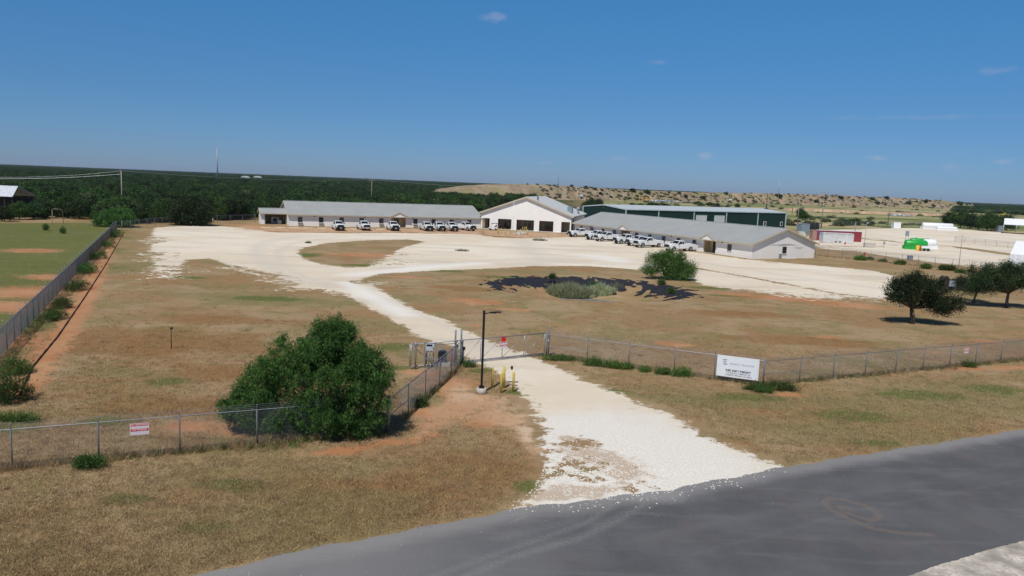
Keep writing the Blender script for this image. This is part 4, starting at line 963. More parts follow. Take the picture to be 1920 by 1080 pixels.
# diagonal run from the corner to the gate post
g0 = G(866, 684)
dg = g0-q0
fence([q0+dg.normalized()*.14, g0], 1.66, 'chain link fence slanting from the corner post up to the gate', posts=[[frac(q0, g0, x, y) for x, y in ((764, 770), (797, 730), (824, 715), (846, 695))]], barbs=0, mid={0: (0, frac(q0, g0, 764, 770))}, wr=.0027)
fence([g0+Vector((-.45, .15, 0)), g0+Vector((-2.3, -.75, 0))], 1.4, 'short chain link return beside the gate post', gap=2.5)
# left boundary fence
l0, l1 = G(-60, 735), G(219, 433.0)
fence([l0, l1], 1.75, 'long grey chain link fence along the left boundary', gap=2.6, arm=(0, .22, .24), barbs=2, pr=.045, wr=.0045, pitch=.09)
# rear fences
r0 = G(219, 433.0)
fence([r0+Vector((.6, .8, 0)), G(330, 420), G(478, 416.5)], 1.8, 'rear chain link fence before the woods, left of the carport', gap=3.6, pitch=.35, barbs=1, wr=.004)
s0, s1 = G(1528, 478.5), G(1822, 508.5); s2 = s1+(s1-s0).normalized()*40
fence([s0, s2], 1.75, 'chain link fence between the brown strip and the white lot', posts=[[frac(s0, s2, x, y) for x, y in ((1553, 472), (1579.7, 475), (1605.6, 478), (1632.7, 480), (1661, 483), (1691.6, 487), (1722, 490), (1753, 494), (1786, 498), (1822, 500))]+[.56, .63, .70, .78, .86, .93]], arm=(0, -.1, .3), barbs=3, pitch=.16, wr=.004, pr=.04)
a_, c_ = G(1790, 452.5), G(1935, 470)
fence([a_, c_], 1.6, 'low chain link fence in the far lot left of the near tent', gap=4.6, pitch=.2, pr=.04, wr=.004)
a_, c_ = G(1560, 424), G(1765, 424)
fence([a_, c_], 1.9, 'thin wire fence at the far edge of the white lot', gap=7, pitch=.3, pr=.05, wr=.005)

# ------------------------------------------------------------------ cantilever gate
ga, gb = G(1022, 666.5), G(768, 692.5); ga = ga+Vector((-.08, -.05, 0))
gu = gb-ga; GL = gu.length; gz = math.atan2(gu.y, gu.x)
gt = empty('sliding_gate', ga, gz, 'long grey steel truss gate across the gravel driveway', 'gate')
zb, zt = .17, 1.62
vx = [0]+[frac(ga, gb, x, y)*GL for x, y in ((983, 640), (942, 645), (901.5, 650), (866, 655), (813, 660), (771, 660))]+[GL]
f = MB().tube([(0, 0, zt), (GL, 0, zt)], .032, 8).tube([(0, 0, zb), (GL, 0, zb)], .035, 8)
for x in vx: f.tube([(x, 0, zb), (x, 0, zt)], .026, 8)
f.build('frame', GALV, gt)
br = MB()
for i in range(len(vx)-2):
    if i < 4: br.tube([(vx[i], 0, zt), (vx[i+1], 0, zb)], .016, 6)
    else: br.tube([(vx[i+1], 0, zt), (vx[i], 0, zb)], .02, 6)
br.build('brace', GALV, gt)
link('wire_mesh', wire_mesh(vx[4], zt, .10, zb, .0022), WIRE, gt)
MB().tube([(0, 0, zb-.08), (vx[5], 0, zb-.08)], .03, 6).build('track', GALV, gt)
for x in (vx[4]+.12, vx[4]+.55, GL-.35):
    pst = empty('gate_post', ga+gu*(x/GL)+Vector((.06, -.12, 0)), gz, {0: 'tall grey post on the driveway side where the gate passes', 1: 'second tall grey post left of the gate opening', 2: 'thick grey post at the far left end of the gate'}[(0 if x < vx[4]+.3 else 1 if x < GL-1 else 2)], 'post', 'posts carrying the gate')
    hh = 2.35 if x < GL-1 else 1.75
    MB().tube([(0, 0, 0), (0, 0, hh), (0, 0, hh+.05)], [.055, .055, .02], 10).build('pole', GALV, pst)
    if x > GL-1: MB().tube([(0, -.1, zt), (0, .16, zt)], .11, 12).build('roller', GALV, pst)
    else: MB().box((0, .08, zt), (.2, .16, .16)).build('roller', GALV, pst)
pst = empty('gate_post', G(1028, 668), 0, 'tall grey latch post at the right end of the gate', 'post', 'posts carrying the gate')
MB().tube([(0, 0, 0), (0, 0, 2.15), (0, 0, 2.2)], [.05, .05, .02], 10).build('pole', GALV, pst)
MB().box((-.05, -.06, 1.15), (.07, .06, .12)).build('latch', WHITE, pst)
# tall thin signal post behind gate sign
# signs -------------------------------------------------------
def text_mesh(s, size, x, z, y=-.012, align='CENTER', bold=0, space=1.0, parent=None, mat=None, name='lettering'):
    cu = bpy.data.curves.new('lettering', 'FONT'); cu.body = s; cu.size = size; cu.align_x = align; cu.space_character = space; cu.offset = bold
    cu.extrude = .001
    o = bpy.data.objects.new('lettering', cu); COL.objects.link(o); dg = bpy.context.evaluated_depsgraph_get()
    me = bpy.data.meshes.new_from_object(o.evaluated_get(dg)); bpy.data.objects.remove(o); me.name = name
    me.transform(Matrix.Translation((x, y, z)) @ Matrix.Rotation(R(90), 4, 'X')); me.materials.clear()
    return link(name, me, mat or SLATE, parent)
SLATE = M('dark_slate_ink', (.055, .065, .09), .6, var=.05); INKB = M('blue_grey_ink', (.10, .14, .24), .6, var=.05); GREYI = M('mid_grey_ink', (.24, .25, .27), .6, var=.05)
# big white sign: mounted on the fence left of the corner post
sL, sR = frac(p0, p1, 1344, 690), frac(p0, p1, 1423, 695); du = (p1-p0)
a = p0+du*sL; c = p0+du*sR; SW = (c-a).length; nrm = Vector((du.y, -du.x, 0)).normalized()
sg = empty('property_sign', a+nrm*.07, math.atan2(du.y, du.x), 'white rectangular sign board hung on the fence by the corner post', 'sign')
SH = 1.36; z0 = .32
WH2 = M('white_sign_board', (.80, .83, .88), .45, var=.02)
MB().box((SW/2, 0, z0+SH/2), (SW, .02, SH)).build('board', WH2, sg)
k = SW/2.9
text_mesh('ENERGY TRANSFER', .160*k, SW*.60, z0+SH*.60, align='CENTER', space=1.25, parent=sg, mat=GREYI, bold=.002)
text_mesh('RED DIRT RESORT', .190*k, SW*.52, z0+SH*.27, space=1.12, bold=.010, parent=sg)
text_mesh('912 SERVICE COMPANY RD', .130*k, SW*.53, z0+SH*.165, space=1.06, bold=.002, parent=sg)
text_mesh('CARRIZO SPRINGS, TX 78834', .130*k, SW*.53, z0+SH*.065, space=1.08, bold=.002, parent=sg)
lg = MB()
for (xc, zc, wd, sgn) in ((SW*.185, z0+SH*.80, .30, 1), (SW*.185, z0+SH*.70, .24, 1), (SW*.200, z0+SH*.60, .30, 1)):
    up_, lo_ = [], []
    for i in range(9):
        t = i/8; xx = xc+(t-.5)*wd*k; zz = zc+(.5-t)*-.0+sgn*.04*((t-.5)**2*4-.5)*k; th = .034*k*(1-(2*t-1)**2*.55)
        up_.append((xx, -.013, zz+th)); lo_.append((xx, -.013, zz-th))
    n = len(up_); lg.add(up_+lo_, [(i, i+1, n+i+1, n+i) for i in range(n-1)])
lg.build('emblem', INKB, sg)
bl = MB()
for x in (.08, SW/2, SW-.08):
    for z in (z0+.10, z0+SH*.5, z0+SH-.08):
        if x == SW/2 and z != z0+SH-.08: continue
        bl.box((x, -.014, z), (.03, .012, .03))
bl.build('bolt', GREYI, sg)
REDS = M('red_sign_paint', (.62, .02, .03), .5, var=.08); WSG = M('white_sign_paint', (.72, .66, .70), .5, var=.03)
def warn(loc, rz, label, w=.62, h=.46, z=1.0):
    s = empty('warning_sign', loc, rz, label, 'sign', 'no trespassing signs on the fences')
    MB().box((0, 0, z+h/2), (w, .012, h)).build('board', WSG, s)
    MB().box((0, -.009, z+h*.87), (w*.94, .004, h*.19)).box((0, -.009, z+h*.43), (w*.94, .004, h*.20)).build('stripe', REDS, s)
    text_mesh('NO TRESPASSING', .074*w/.62, 0, z+h*.82, y=-.013, parent=s, mat=WHITE, bold=.0015)
    text_mesh('NO TRASPASE', .074*w/.62, 0, z+h*.385, y=-.013, parent=s, mat=WHITE, bold=.0015)
    return s
a = q0+(q2-q0)*frac(q0, q2, 262, 812); n_ = Vector(((q2-q0).y, -(q2-q0).x, 0)).normalized()
rzl = math.atan2(-(q2-q0).y, -(q2-q0).x)
warn(a+Vector((math.sin(rzl), -math.cos(rzl), 0))*.05, rzl, 'red and white warning sign on the lower left fence', .72, .50, 1.0)
a = p1+(p3-p1)*frac(p1, p3, 1812, 650); rr = math.atan2((p3-p1).y, (p3-p1).x)
warn(a+Vector((math.sin(rr), -math.cos(rr), 0))*.05, rr, 'small red warning sign on the right fence', .5, .45, 1.0)
a = ga+gu*frac(ga, gb, 943, 648); rr = gz+math.pi
s_ = warn(a+Vector((math.sin(rr), -math.cos(rr), 0))*.06, rr, 'red and white warning sign in the middle of the gate', .62, .48, .82)
s2_ = empty('red_sign', a+Vector((math.sin(rr), -math.cos(rr), 0))*.07, rr, 'small square red sign above the gate warning sign', 'sign')
MB().box((0, 0, 1.46), (.34, .012, .30)).build('board', M('bright_red_sign', (.75, .015, .01), .5, var=.05), s2_)
MB().box((-.05, -.009, 1.5), (.12, .004, .05)).box((.04, -.009, 1.43), (.14, .004, .05)).build('marking', M('dark_red_ink', (.35, .01, .01), .5), s2_)
#@@PART4
# ------------------------------------------------------------------ lamp, bollards, gate gear
BRZ = M('black_bronze_metal', (.014, .012, .012), .45, .2)
lp = empty('street_lamp', G(902.5, 737.5), 0, 'tall black square lamp post on a round concrete foot by the driveway', 'lamp post')
MB().tube([(0, 0, -.05), (0, 0, .30), (0, 0, .33)], [.30, .29, .26], 24).build('concrete_foot', CONC, lp)
MB().box((0, 0, .36), (.32, .32, .06)).box((0, 0, .42), (.24, .24, .07)).build('base_cover', BRZ, lp)
MB().box((0, 0, 2.60), (.13, .13, 4.4)).box((0, 0, 4.81), (.15, .15, .03)).build('pole', BRZ, lp)
f = MB(); f.tube([(.06, 0, 4.66), (.35, -.02, 4.72)], .03, 8); ar = f.build('arm', BRZ, lp)
h_ = MB().box((.52, -.03, 4.74), (.34, .24, .07)).box((.78, -.05, 4.78), (.36, .26, .05)); ho = h_.build('lamp_head', BRZ, lp)
MB().box((.76, -.05, 4.751), (.26, .18, .008)).build('lens', GLASS, ho)
b13 = bollard(1.22, .075); b13.materials.append(YEL)
for (x, y), l_ in (((922.8, 727.5), 'yellow bollard nearest the black lamp post'), ((939.3, 737), 'yellow bollard at the front middle of the driveway group'), ((962.0, 734.8), 'rightmost yellow bollard beside the gravel driveway')):
    tag(link('bollard', b13, None, None, G(x, y)), l_, 'bollard', 'yellow bollards by the gate')
kp = empty('keypad_bollard', G(943.8, 727.5), 0, 'yellow post with a curved arm carrying a keypad by the driveway', 'keypad post')
MB().tube([(0, 0, 0), (0, 0, 1.30), (0, 0, 1.34)], [.07, .07, .03], 10).build('post', YEL, kp)
MB().tube([(.08, -.02, .1), (.09, -.02, 1.05), (.13, -.02, 1.22), (.25, -.03, 1.28), (.40, -.04, 1.27)], .028, 8).build('arm', M('cream_tube', (.72, .66, .40), .5), kp)
MB().box((.46, -.05, 1.26), (.13, .1, .20)).build('keypad', BLACK, kp)
# inside the gate
ps = empty('panel_stand', G(806, 691), 0, 'grey strut stand with a control box behind the gate', 'electrical stand')
f = MB()
for x in (-.38, .38): f.box((x, 0, .85), (.06, .06, 1.7))
for z in (.62, 1.32, 1.66): f.box((0, .0, z), (.70, .05, .05))
f.build('frame', GALV, ps); MB().box((-.05, -.08, 1.42), (.46, .16, .42)).build('control_box', M('pale_blue_box', (.42, .50, .54), .4), ps)
MB().box((-.05, -.165, 1.56), (.36, .01, .12)).build('screen', GLASS, ps); MB().tube([(-.1, -.05, .05), (-.1, -.05, 1.2)], .025, 6).tube([(.08, -.05, .05), (.08, -.05, 1.2)], .025, 6).build('conduit', GALV, ps)
op = empty('gate_operator', G(829, 685), .1, 'black domed gate operator on a concrete block behind the fence', 'gate operator')
MB().box((0, 0, .12), (1.0, .7, .24)).build('base', CONC, op)
MB().prism([(-.29, .24), (.29, .24), (.29, .85), (.22, .96), (-.22, .96), (-.29, .85)], -.24, .24).build('cover', M('black_blue_cover', (.02, .022, .035), .35), op)
cn = empty('traffic_cone', G(845.5, 683), 0, 'faded orange traffic cone by the black gate operator', 'traffic cone')
PINK = M('faded_orange', (.62, .17, .12), .6, var=.15)
MB().box((0, 0, .02), (.36, .36, .04)).build('base', PINK, cn); MB().tube([(0, 0, .04), (0, 0, .4), (0, 0, .85), (0, 0, .9)], [.17, .11, .05, .04], 14).build('cone', PINK, cn)
for x, y, l_ in ((855.5, 680, 'small black sensor on a short post left of the gate posts'), (868.5, 684, 'small black intercom on a thin post right of the gate post')):
    q = empty('sensor_post', G(x, y), 0, l_, 'sensor post'); MB().tube([(0, 0, 0), (0, 0, 1.05)], .03, 8).build('post', GALV, q); MB().box((.03, -.04, 1.12), (.16, .14, .2)).build('sensor', BLACK, q)
# thin post standing in the left lawn
q = empty('thin_post', G(321.5, 654), 0, 'thin dark post standing alone in the dry lawn', 'post'); MB().tube([(0, 0, 0), (0, 0, 1.38)], .03, 8).build('post', DARKP, q); MB().box((.03, 0, 1.42), (.16, .12, .12)).build('head', BLACK, q)

# ------------------------------------------------------------------ trees and bushes near the camera
def lob(*a): return [list(x) for x in a]
p = G(592, 826)
BIG = lob((0, 0, 2.3, 2.5, 1.8, 2.1), (.5, 0, 4.15, 1.0, .9, 1.0), (-1.4, 0, 3.35, 1.35, 1.2, 1.2), (-2.5, 0, 2.3, 1.2, 1.1, 1.2), (-3.3, 0, 1.25, 1.0, .9, .8), (2.4, 0, 3.0, 1.0, 1.1, 1.0), (2.5, 0, 1.8, 1.0, 1.1, 1.1), (1.0, 0, .8, 2.2, 1.1, .8), (-1.8, 0, .7, 2.2, 1.1, .7), (1.3, 0, 3.5, .9, .9, .8), (.9, 0, 5.0, .55, .5, .55))
_r = random.Random(8)
for _ in range(60):       # spurs that break the outline
    L_ = BIG[_r.randrange(11)]; a_, e_ = _r.uniform(0, 6.283), _r.uniform(-.1, 1.3)
    BIG.append([L_[0]+math.cos(a_)*math.cos(e_)*L_[3]*1.0, L_[1]+math.sin(a_)*math.cos(e_)*L_[4]*1.0, L_[2]+math.sin(e_)*L_[5]*1.0]+[_r.uniform(.28, .5)]*3)
tree('mesquite_bush', p+Vector((0, .75, 0)), BIG,
     'big dense green bush in front of the lower left fence', 'bush', mat=LEAF_MESQ, nclump=2700, nleaf=42, cr=.13, L=.19, W=.034, trunks=4, tr=.09, fork=.7, seed=3, droop=.65, ntip=10, inner=.3)
p = G(1709, 607)
tree('oak_tree', p, lob((0, 0, 3.3, 2.3, 1.9, 1.4), (-1.6, 0, 3.0, 1.3, 1.2, 1.0), (2.1, 0, 2.5, 1.9, 1.5, 1.1), (1.0, .2, 3.9, 1.7, 1.4, .85), (-.6, 0, 4.1, 1.2, 1.1, .7), (3.6, 0, 1.9, 1.3, 1.1, .7), (2.6, -.2, 1.5, 1.2, .9, .5)),
     'round crowned dark tree with a forked trunk in the right lawn', 'tree', mat=LEAF_DARK, nclump=900, nleaf=34, cr=.22, L=.17, W=.075, trunks=2, tr=.15, fork=1.5, seed=11, droop=.25, ntip=14, inner=.25, zmin=.7)
p = G(1888, 577)
tree('oak_tree', p, lob((0, 0, 3.4, 2.9, 2.2, 1.4), (-2.6, 0, 2.9, 1.9, 1.5, 1.2), (2.4, 0, 3.3, 2.0, 1.5, 1.3), (-1.2, .2, 4.3, 1.5, 1.3, .8), (1.6, .2, 4.6, 1.4, 1.3, .8), (-3.9, 0, 2.2, 1.0, .9, .8)),
     'wide dark tree with a leaning trunk at the right edge', 'tree', mat=LEAF_DARK, nclump=1100, nleaf=34, cr=.24, L=.19, W=.07, trunks=1, tr=.2, fork=1.7, seed=12, droop=.35, ntip=14, inner=.25, zmin=1.0)
p = G(1836, 571)
tree('oak_tree', p+Vector((0, 1.2, 0)), lob((0, 0, 2.4, 1.8, 1.6, 1.1), (-1.0, 0, 1.8, 1.2, 1.1, .9), (.8, .4, 3.4, 1.5, 1.3, .9)),
     'smaller dark tree tucked left of the wide leaning one', 'tree', mat=LEAF_DARK, nclump=300, nleaf=34, cr=.26, L=.19, W=.07, trunks=1, tr=.12, fork=1.3, seed=13, inner=.25, zmin=.6)
p = G(1252, 524)
tree('green_bush', p, lob((.3, 0, 2.0, 2.2, 1.8, 1.5), (-1.6, 0, 2.6, 1.6, 1.3, 1.1), (-.2, .3, 3.3, 1.2, 1.0, .8), (2.4, 0, 1.5, 1.6, 1.4, 1.2), (-2.4, 0, 1.2, 1.3, 1.2, .8), (1.3, .2, 2.9, 1.1, 1.0, .8), (1.0, -.3, .8, 2.6, 1.4, .7)),
     'bright green feathery bush at the edge of the gravel yard', 'bush', mat=LEAF_BRIGHT, nclump=560, nleaf=42, cr=.26, L=.28, W=.06, trunks=3, tr=.10, fork=.7, seed=21, droop=-.25, ntip=10, inner=.25)
p = G(346, 424)
tree('round_bush', p+Vector((0, 3, 0)), lob((0, 0, 3.2, 4.2, 3.4, 3.0), (-2.6, 0, 2.2, 2.6, 2.4, 2.1), (2.8, 0, 2.4, 2.4, 2.4, 2.2), (.6, .2, 5.2, 2.2, 2.0, 1.3)),
     'large rounded dark bush at the far left corner of the gravel yard', 'bush', mat=LEAF_FOREST, nclump=520, nleaf=46, cr=.45, L=.40, W=.15, trunks=2, tr=.2, fork=1.2, seed=22, inner=.35)
p = G(214, 427)
tree('round_bush', p+Vector((-1, 2, 0)), lob((0, 0, 1.8, 3.6, 2.6, 1.7), (2.2, 0, 1.5, 2.2, 2.0, 1.4), (-2.4, 0, 1.4, 2.0, 1.8, 1.2), (1.0, 1, 2.8, 2.0, 1.8, 1.2)),
     'dark bush at the far end of the left boundary fence', 'bush', mat=LEAF_MESQ, nclump=420, nleaf=40, cr=.4, L=.34, W=.12, trunks=2, tr=.12, fork=.6, seed=23, inner=.3)

# shrubs along the left fence and elsewhere
def shrub(name, px, py, w_, h, label, mat=LEAF_MESQ, group=None, seed=1, dpt=None, n=None, cat='shrub', L=.16, W=.035, droop=.2, off=(0, 0)):
    d = dpt or w_*.7; lo = [(0, 0, h*.45, w_*.42, d*.42, h*.5), (-w_*.25, 0, h*.32, w_*.28, d*.35, h*.36), (w_*.25, .0, h*.35, w_*.28, d*.35, h*.36)]
    q = G(px, py)+Vector((off[0], off[1], 0)); root = empty(name, q, 0, label, cat, group)
    me, cc = make_crown('foliage', lo, n or int(40+50*w_*h), 26, .13 if h < 2 else .22, L, W, mat, seed, droop, .25, .02); link('foliage', me, None, root)
    mb = MB(); branches(mb, (0, 0, -.05), [cc[i] for i in range(0, min(60, len(cc)), 10)], .03, np.random.default_rng(seed)); mb.build('stem', BARK, root)
    return root
gl = 'shrubs along the left boundary fence'
for i, (px, py, w_, h, d, l_) in enumerate(((12, 752, 2.3, 1.7, 3.0, 'large shadowy shrub at the near end of the left fence'), (30, 700, 1.5, 1.0, 2.6, 'straw green shrub against the near end of the left fence'), (100, 600, 1.4, 1.1, 3.6, 'green shrub filling the fence foot midway along the left fence'), (117, 578, 1.3, 1.0, 2.6, 'small green shrub just behind the middle one on the left fence'),
        (143, 545, 1.6, 1.1, 4.5, 'shrub beside the left fence where the red strip narrows'), (162, 512, 1.8, 1.2, 5.0, 'shrub on the far half of the left fence'), (180, 486, 1.8, 1.2, 6, 'farther shrub on the left fence'), (197, 463, 2.0, 1.2, 7, 'shrub near the far end of the left fence'), (212, 445, 2.2, 1.4, 7, 'last shrub of the left fence before the dark bush'))):
    shrub('fence_shrub', px, py, w_, h, l_, LEAF_MESQ if i % 2 == 0 or i > 3 else LEAF_GREEN, gl, 40+i, d)
gl = 'green weeds at the foot of the right fence'
for i, (px, py, w_, h, l_) in enumerate(((1047, 676, 2.6, .35, 'low green weeds just right of the gate'), (1113, 686, 1.3, .62, 'round green weed by the first post right of the gate'), (1146, 690, 1.2, .55, 'green weed between the first and second fence posts'), (1170, 692, 1.2, .42, 'low green weed left of the second fence post'), (1243, 702, 1.0, .45, 'green weed left of the third fence post'), (1278, 706, 1.3, .65, 'green weed right of the third fence post'),
        (1208, 697, .6, .3, 'tiny green weed between the second and third posts'), (1410, 731, 1.1, .34, 'green weed just under the white sign'), (1455, 732, 2.8, .62, 'largest green weed clump right of the corner post'), (1432, 736, 1.2, .35, 'green weed at the foot of the corner post'))):
    shrub('weed_clump', px, py, w_, h, l_, LEAF_GREEN, gl, 60+i, .8, cat='weeds', L=.15, W=.03, droop=-.5)
for i, (px, py, w_, h, l_, mt) in enumerate(((786, 762, .9, .6, 'dark green weed at the foot of the slanting fence', LEAF_MESQ), (165, 878, 1.3, .6, 'grey green weed clump under the left fence near the second post', LEAF_MESQ), (670, 822, .8, .5, 'small green weed in front of the fence right of the big bush', LEAF_MESQ), (876, 688, 1.2, .4, 'green weeds at the foot of the gate posts', LEAF_GREEN), (1815, 688, 1.2, .35, 'dry green weed at the foot of the right fence', LEAF_GREEN),
        (20, 790, 3.0, .35, 'bright green grass patch at the left edge inside the fence', LEAF_GREEN), (1245, 493, .1, .1, '', None), (1588, 487, 1.0, .1, '', None))):
    if mt: shrub('weed_clump', px, py, w_, h, l_, mt, 'weeds at fence feet', 80+i, .9, cat='weeds', L=.14, W=.03, droop=-.4)
gl = 'green bushes along the white lot fence'
for i, (px, py, w_, h, l_) in enumerate(((1011, 451.5, 3.4, .45, 'low weed strip on the gravel before the right end of the hall'), (866, 471, 2.2, .3, 'low weed patch in the middle of the gravel yard'), (578, 456, 1.2, .25, 'tiny weed on the gravel before the left wing'), (1112, 533, 1, .2, 'tiny weed behind the pond'))):
    shrub('yard_weed', px, py, w_, h, l_, LEAF_MESQ, 'weeds on the gravel yard', 170+i, .8, cat='weeds', L=.12, W=.03)
for i, (px, py, w_, h, l_) in enumerate(((1613, 488, 2.4, 1.0, 'green bush at the left of the white lot fence'), (1687, 496, 2.1, .9, 'green bush second along the white lot fence'), (1736, 504, 1.8, 1.0, 'green bush third along the white lot fence'), (1776, 507, 3.0, 1.1, 'widest green bush of the white lot fence'), (1800, 512, 1.4, .7, 'green bush near the dark netting'), (1655, 491, 1.5, .5, 'low green bush by the white lot fence'), (1632, 487, 1.2, .5, 'small low bush by the white lot fence'))):
    shrub('green_bush', px, py, w_, h, l_, LEAF_GREEN, gl, 90+i, 2, L=.2, W=.06)

# ------------------------------------------------------------------ pond: torn black liner and reeds
LIN = M('black_pond_liner', (.014, .014, .022), .7, var=.3, scale=1.5)
def liner():
    xs = np.arange(-4, 23, .16); ys = np.arange(76, 106, .16); X, Y = np.meshgrid(xs, ys); P = np.stack([X.ravel(), Y.ravel()], 1)
    c = P-POND['c']; r = np.hypot(c[:, 0]/POND['rx'], c[:, 1]/POND['ry']); th = np.degrees(np.arctan2(c[:, 1]/POND['ry'], c[:, 0]/POND['rx']))
    from mathutils import noise
    nz = np.array([noise.fractal(Vector((a*.9, b*.9, 1.0)), .8, 2.0, 6) for a, b in P])
    # the sheet survives on the far bank and at both ends
    inner = np.interp(th, [-180, -150, -40, -8, 8, 25, 40, 48, 56, 70, 100, 125, 150, 165, 180], [.88, .84, .86, .80, .76, .74, .76, .88, .70, .67, .68, .74, .80, .86, .88])
    on = ((th > -40) | (th < -150)); inner = inner+0
    f = np.minimum(r-inner, 1.04-r)*2.6+nz*.55-.0
    keep = (f > 0) & on
    Z = bowl(P)+.02+np.abs(nz)*.10
    nx_ = len(xs); id_ = np.arange(len(P)).reshape(len(ys), nx_); F = np.stack([id_[:-1, :-1], id_[:-1, 1:], id_[1:, 1:], id_[1:, :-1]], -1).reshape(-1, 4)
    F = F[keep[F].sum(1) >= 3]; u, inv = np.unique(F, return_inverse=True)
    me = npmesh('pond_liner', np.column_stack([P[u], Z[u]]), inv.reshape(-1, 4), True)
    tag(link('pond_liner', me, LIN), 'torn black plastic liner round the bank of the dry pond', 'pond liner')
liner()
pw = MB().tube([(8.8, 89.5, -1.80), (8.8, 89.5, -1.795)], [1, 1], 40)
me = bpy.data.meshes.new('pond_floor'); cx, cy = POND['c']; an = [2*math.pi*i/60 for i in range(60)]
me.from_pydata([(cx+4.9*math.cos(a)*(1+.08*math.sin(3*a)), cy+4.2*math.sin(a)*(1+.1*math.cos(2*a+1)), -1.86) for a in an], [], [list(range(60))])
tag(link('pond_silt', me, M('grey_silt', (.20, .19, .165), .8, var=.35, scale=1.0)), kind='structure')
def reeds(name, px, py, w_, d, h, n, label, seed, mat=LEAF_REED, z=-1.85):
    q = G(px, py, z); rs = np.random.default_rng(seed); C, D, Ls = [], [], []
    a = rs.random(n)*6.283; rr = np.sqrt(rs.random(n)); bx, by = rr*np.cos(a)*w_/2, rr*np.sin(a)*d/2
    hh = h*(1-.35*rr**2)*rs.uniform(.35, 1.1, n)*(1+.25*np.sin(bx*3.1+seed)*np.cos(by*2.7)); lx, ly = rs.normal(0, .28, n), rs.normal(0, .28, n)
    V, F_ = [], []
    D = np.stack([lx, ly, np.ones(n)], 1); D /= np.linalg.norm(D, axis=1, keepdims=True)
    C = np.stack([bx, by, np.zeros(n)], 1)+D*(hh*.5)[:, None]
    me = leaves_mesh('blades', C, D, hh, np.full(n, .045)*h, rs.random(n), mat)
    root = empty(name, q, 0, label, 'reeds', 'reed clumps in the pond'); link('blades', me, None, root)
reeds('reed_clump', 1066, 557, 5.4, 3.0, 1.9, 7000, 'largest pale green reed clump, left in the pond', 1)
reeds('reed_clump', 1126, 556, 3.6, 2.6, 1.8, 4200, 'pale green reed clump in the middle of the pond', 2)
reeds('reed_clump', 1160, 554, 2.6, 2.2, 1.7, 2600, 'pale green reed clump right in the pond', 3)
reeds('reed_clump', 1100, 558, 2.2, 1.6, .9, 1500, 'low reed growth between the left and middle clumps', 4)
reeds('dry_reed_clump', 1182, 545, 1.8, 1.6, 1.0, 900, 'small brown dry clump at the right side of the pond', 5, LEAF_STRAW, -1.5)
for i, (px, py, l_, z) in enumerate(((1035, 523, 'small green shrub on the far rim of the pond', 0), (1258, 551, 'small blue green shrub at the right rim of the pond', 0), (1240, 534, 'small shrub on the pond bank below the feathery bush', 0))):
    shrub('rim_shrub', px, py, .9, .8, l_, LEAF_MESQ, 'small shrubs on the pond rim', 120+i)

# ------------------------------------------------------------------ utility poles and wires
def pole(px, pyb, pyt, label, kind='plain', mat=WOODP, r=.15, base=None, name='utility_pole'):
    g = G(px, pyb); h = height_at(g, px+(pyb-pyt)*.04, pyt); root = empty(name, g, 0, label, 'utility pole' if name == 'utility_pole' else 'mast')
    MB().tube([(0, 0, -.2), (0, 0, h)], [r, r*.65], 10).build('shaft', mat, root)
    if 'cross' in kind:
        c = MB()
        for z in ([h-.5] if 'cross2' not in kind else [h-.5, h-1.9]): c.box((0, -.15, z), (2.6, .12, .14))
        c.build('crossarm', mat, root); ins = MB()
        for x in (-1.15, 0, 1.15): ins.tube([(x, -.15, h-.42), (x, -.15, h-.15)], .06, 6)
        ins.build('insulator', GALV, root)
    if 'tank' in kind:
        for x in (-.55, 0, .55):
            MB().tube([(x, -.42, h*.62), (x, -.42, h*.62+1.1), (x, -.42, h*.62+1.2)], [.30, .30, .1], 12).build('transformer', M('pale_grey_metal', (.50, .54, .58), .4), root)
        MB().box((0, -.2, h*.62+1.2), (1.6, .1, .1)).build('bracket', GALV, root)
    if 'lamp' in kind: MB().box((.1, -.3, h-.1), (.3, .6, .15)).build('lamp_head', WHITE, root)
    return g, h
P1 = pole(229.5, 398, 320, 'weathered wooden pole standing in the woods at the left, wires to both sides', r=.2)
P2_ = pole(696.5, 388, 336, 'weathered wooden pole just behind the left wing', 'cross', r=.2)
P3_ = pole(408, 347, 277, 'very tall slim steel transmission pole above the left woods', r=.75, mat=M('pale_steel', (.32, .36, .42), .5, .3))
pole(1058, 398, 355, 'thin grey lamp pole behind the hall roof', 'lamp', GALV, r=.12)
pole(1088, 400, 352, 'wooden pole with pale transformers between hall and warehouse', 'tank cross', r=.2)
pole(1138.5, 402, 361, 'bare weathered pole before the warehouse gable', r=.18)
pole(1366.5, 405, 360, 'pole with pale transformers behind the warehouse roof', 'tank cross', r=.24)
pole(1436.5, 396, 363, 'black wooden pole behind the warehouse roof', mat=DARKP, r=.3)
pole(1446.5, 388, 356, 'far grey pole with a crossarm right of the black pole', 'cross', r=.3)
pole(1485, 402, 367, 'grey pole with crossarm near the warehouse corner', 'cross', r=.2)
pole(1494.5, 428, 363, 'tall slim pole right of the warehouse corner', r=.16)
pole(1539.5, 428, 359, 'tall pole with two crossarms behind the black netting', 'cross2', r=.22)
pole(1664.5, 422.5, 372, 'wooden crossarm pole at the far edge of the white lot', 'cross', r=.2)
pole(1820.5, 398, 376, 'far crossarm pole with transformers near the right woods', 'cross tank', r=.22)
pole(1848, 409.5, 392.5, 'short black pole rising behind the dark hedge', mat=DARKP, r=.2)
pole(1602, 445, 416, 'grey service pole behind the white trailer', r=.16)
pole(1620.5, 462, 417, 'thin lamp post with a white head in the white lot', 'lamp', GALV, r=.06)
pole(1797.5, 501, 440, 'thin tall rusty post at the white lot fence', mat=M('rusty_steel', (.16, .12, .10), .7), r=.05)
pole(1458, 383, 336, 'very tall faint transmission mast right of the transformer pole', mat=GALV, r=.4, name='mast')
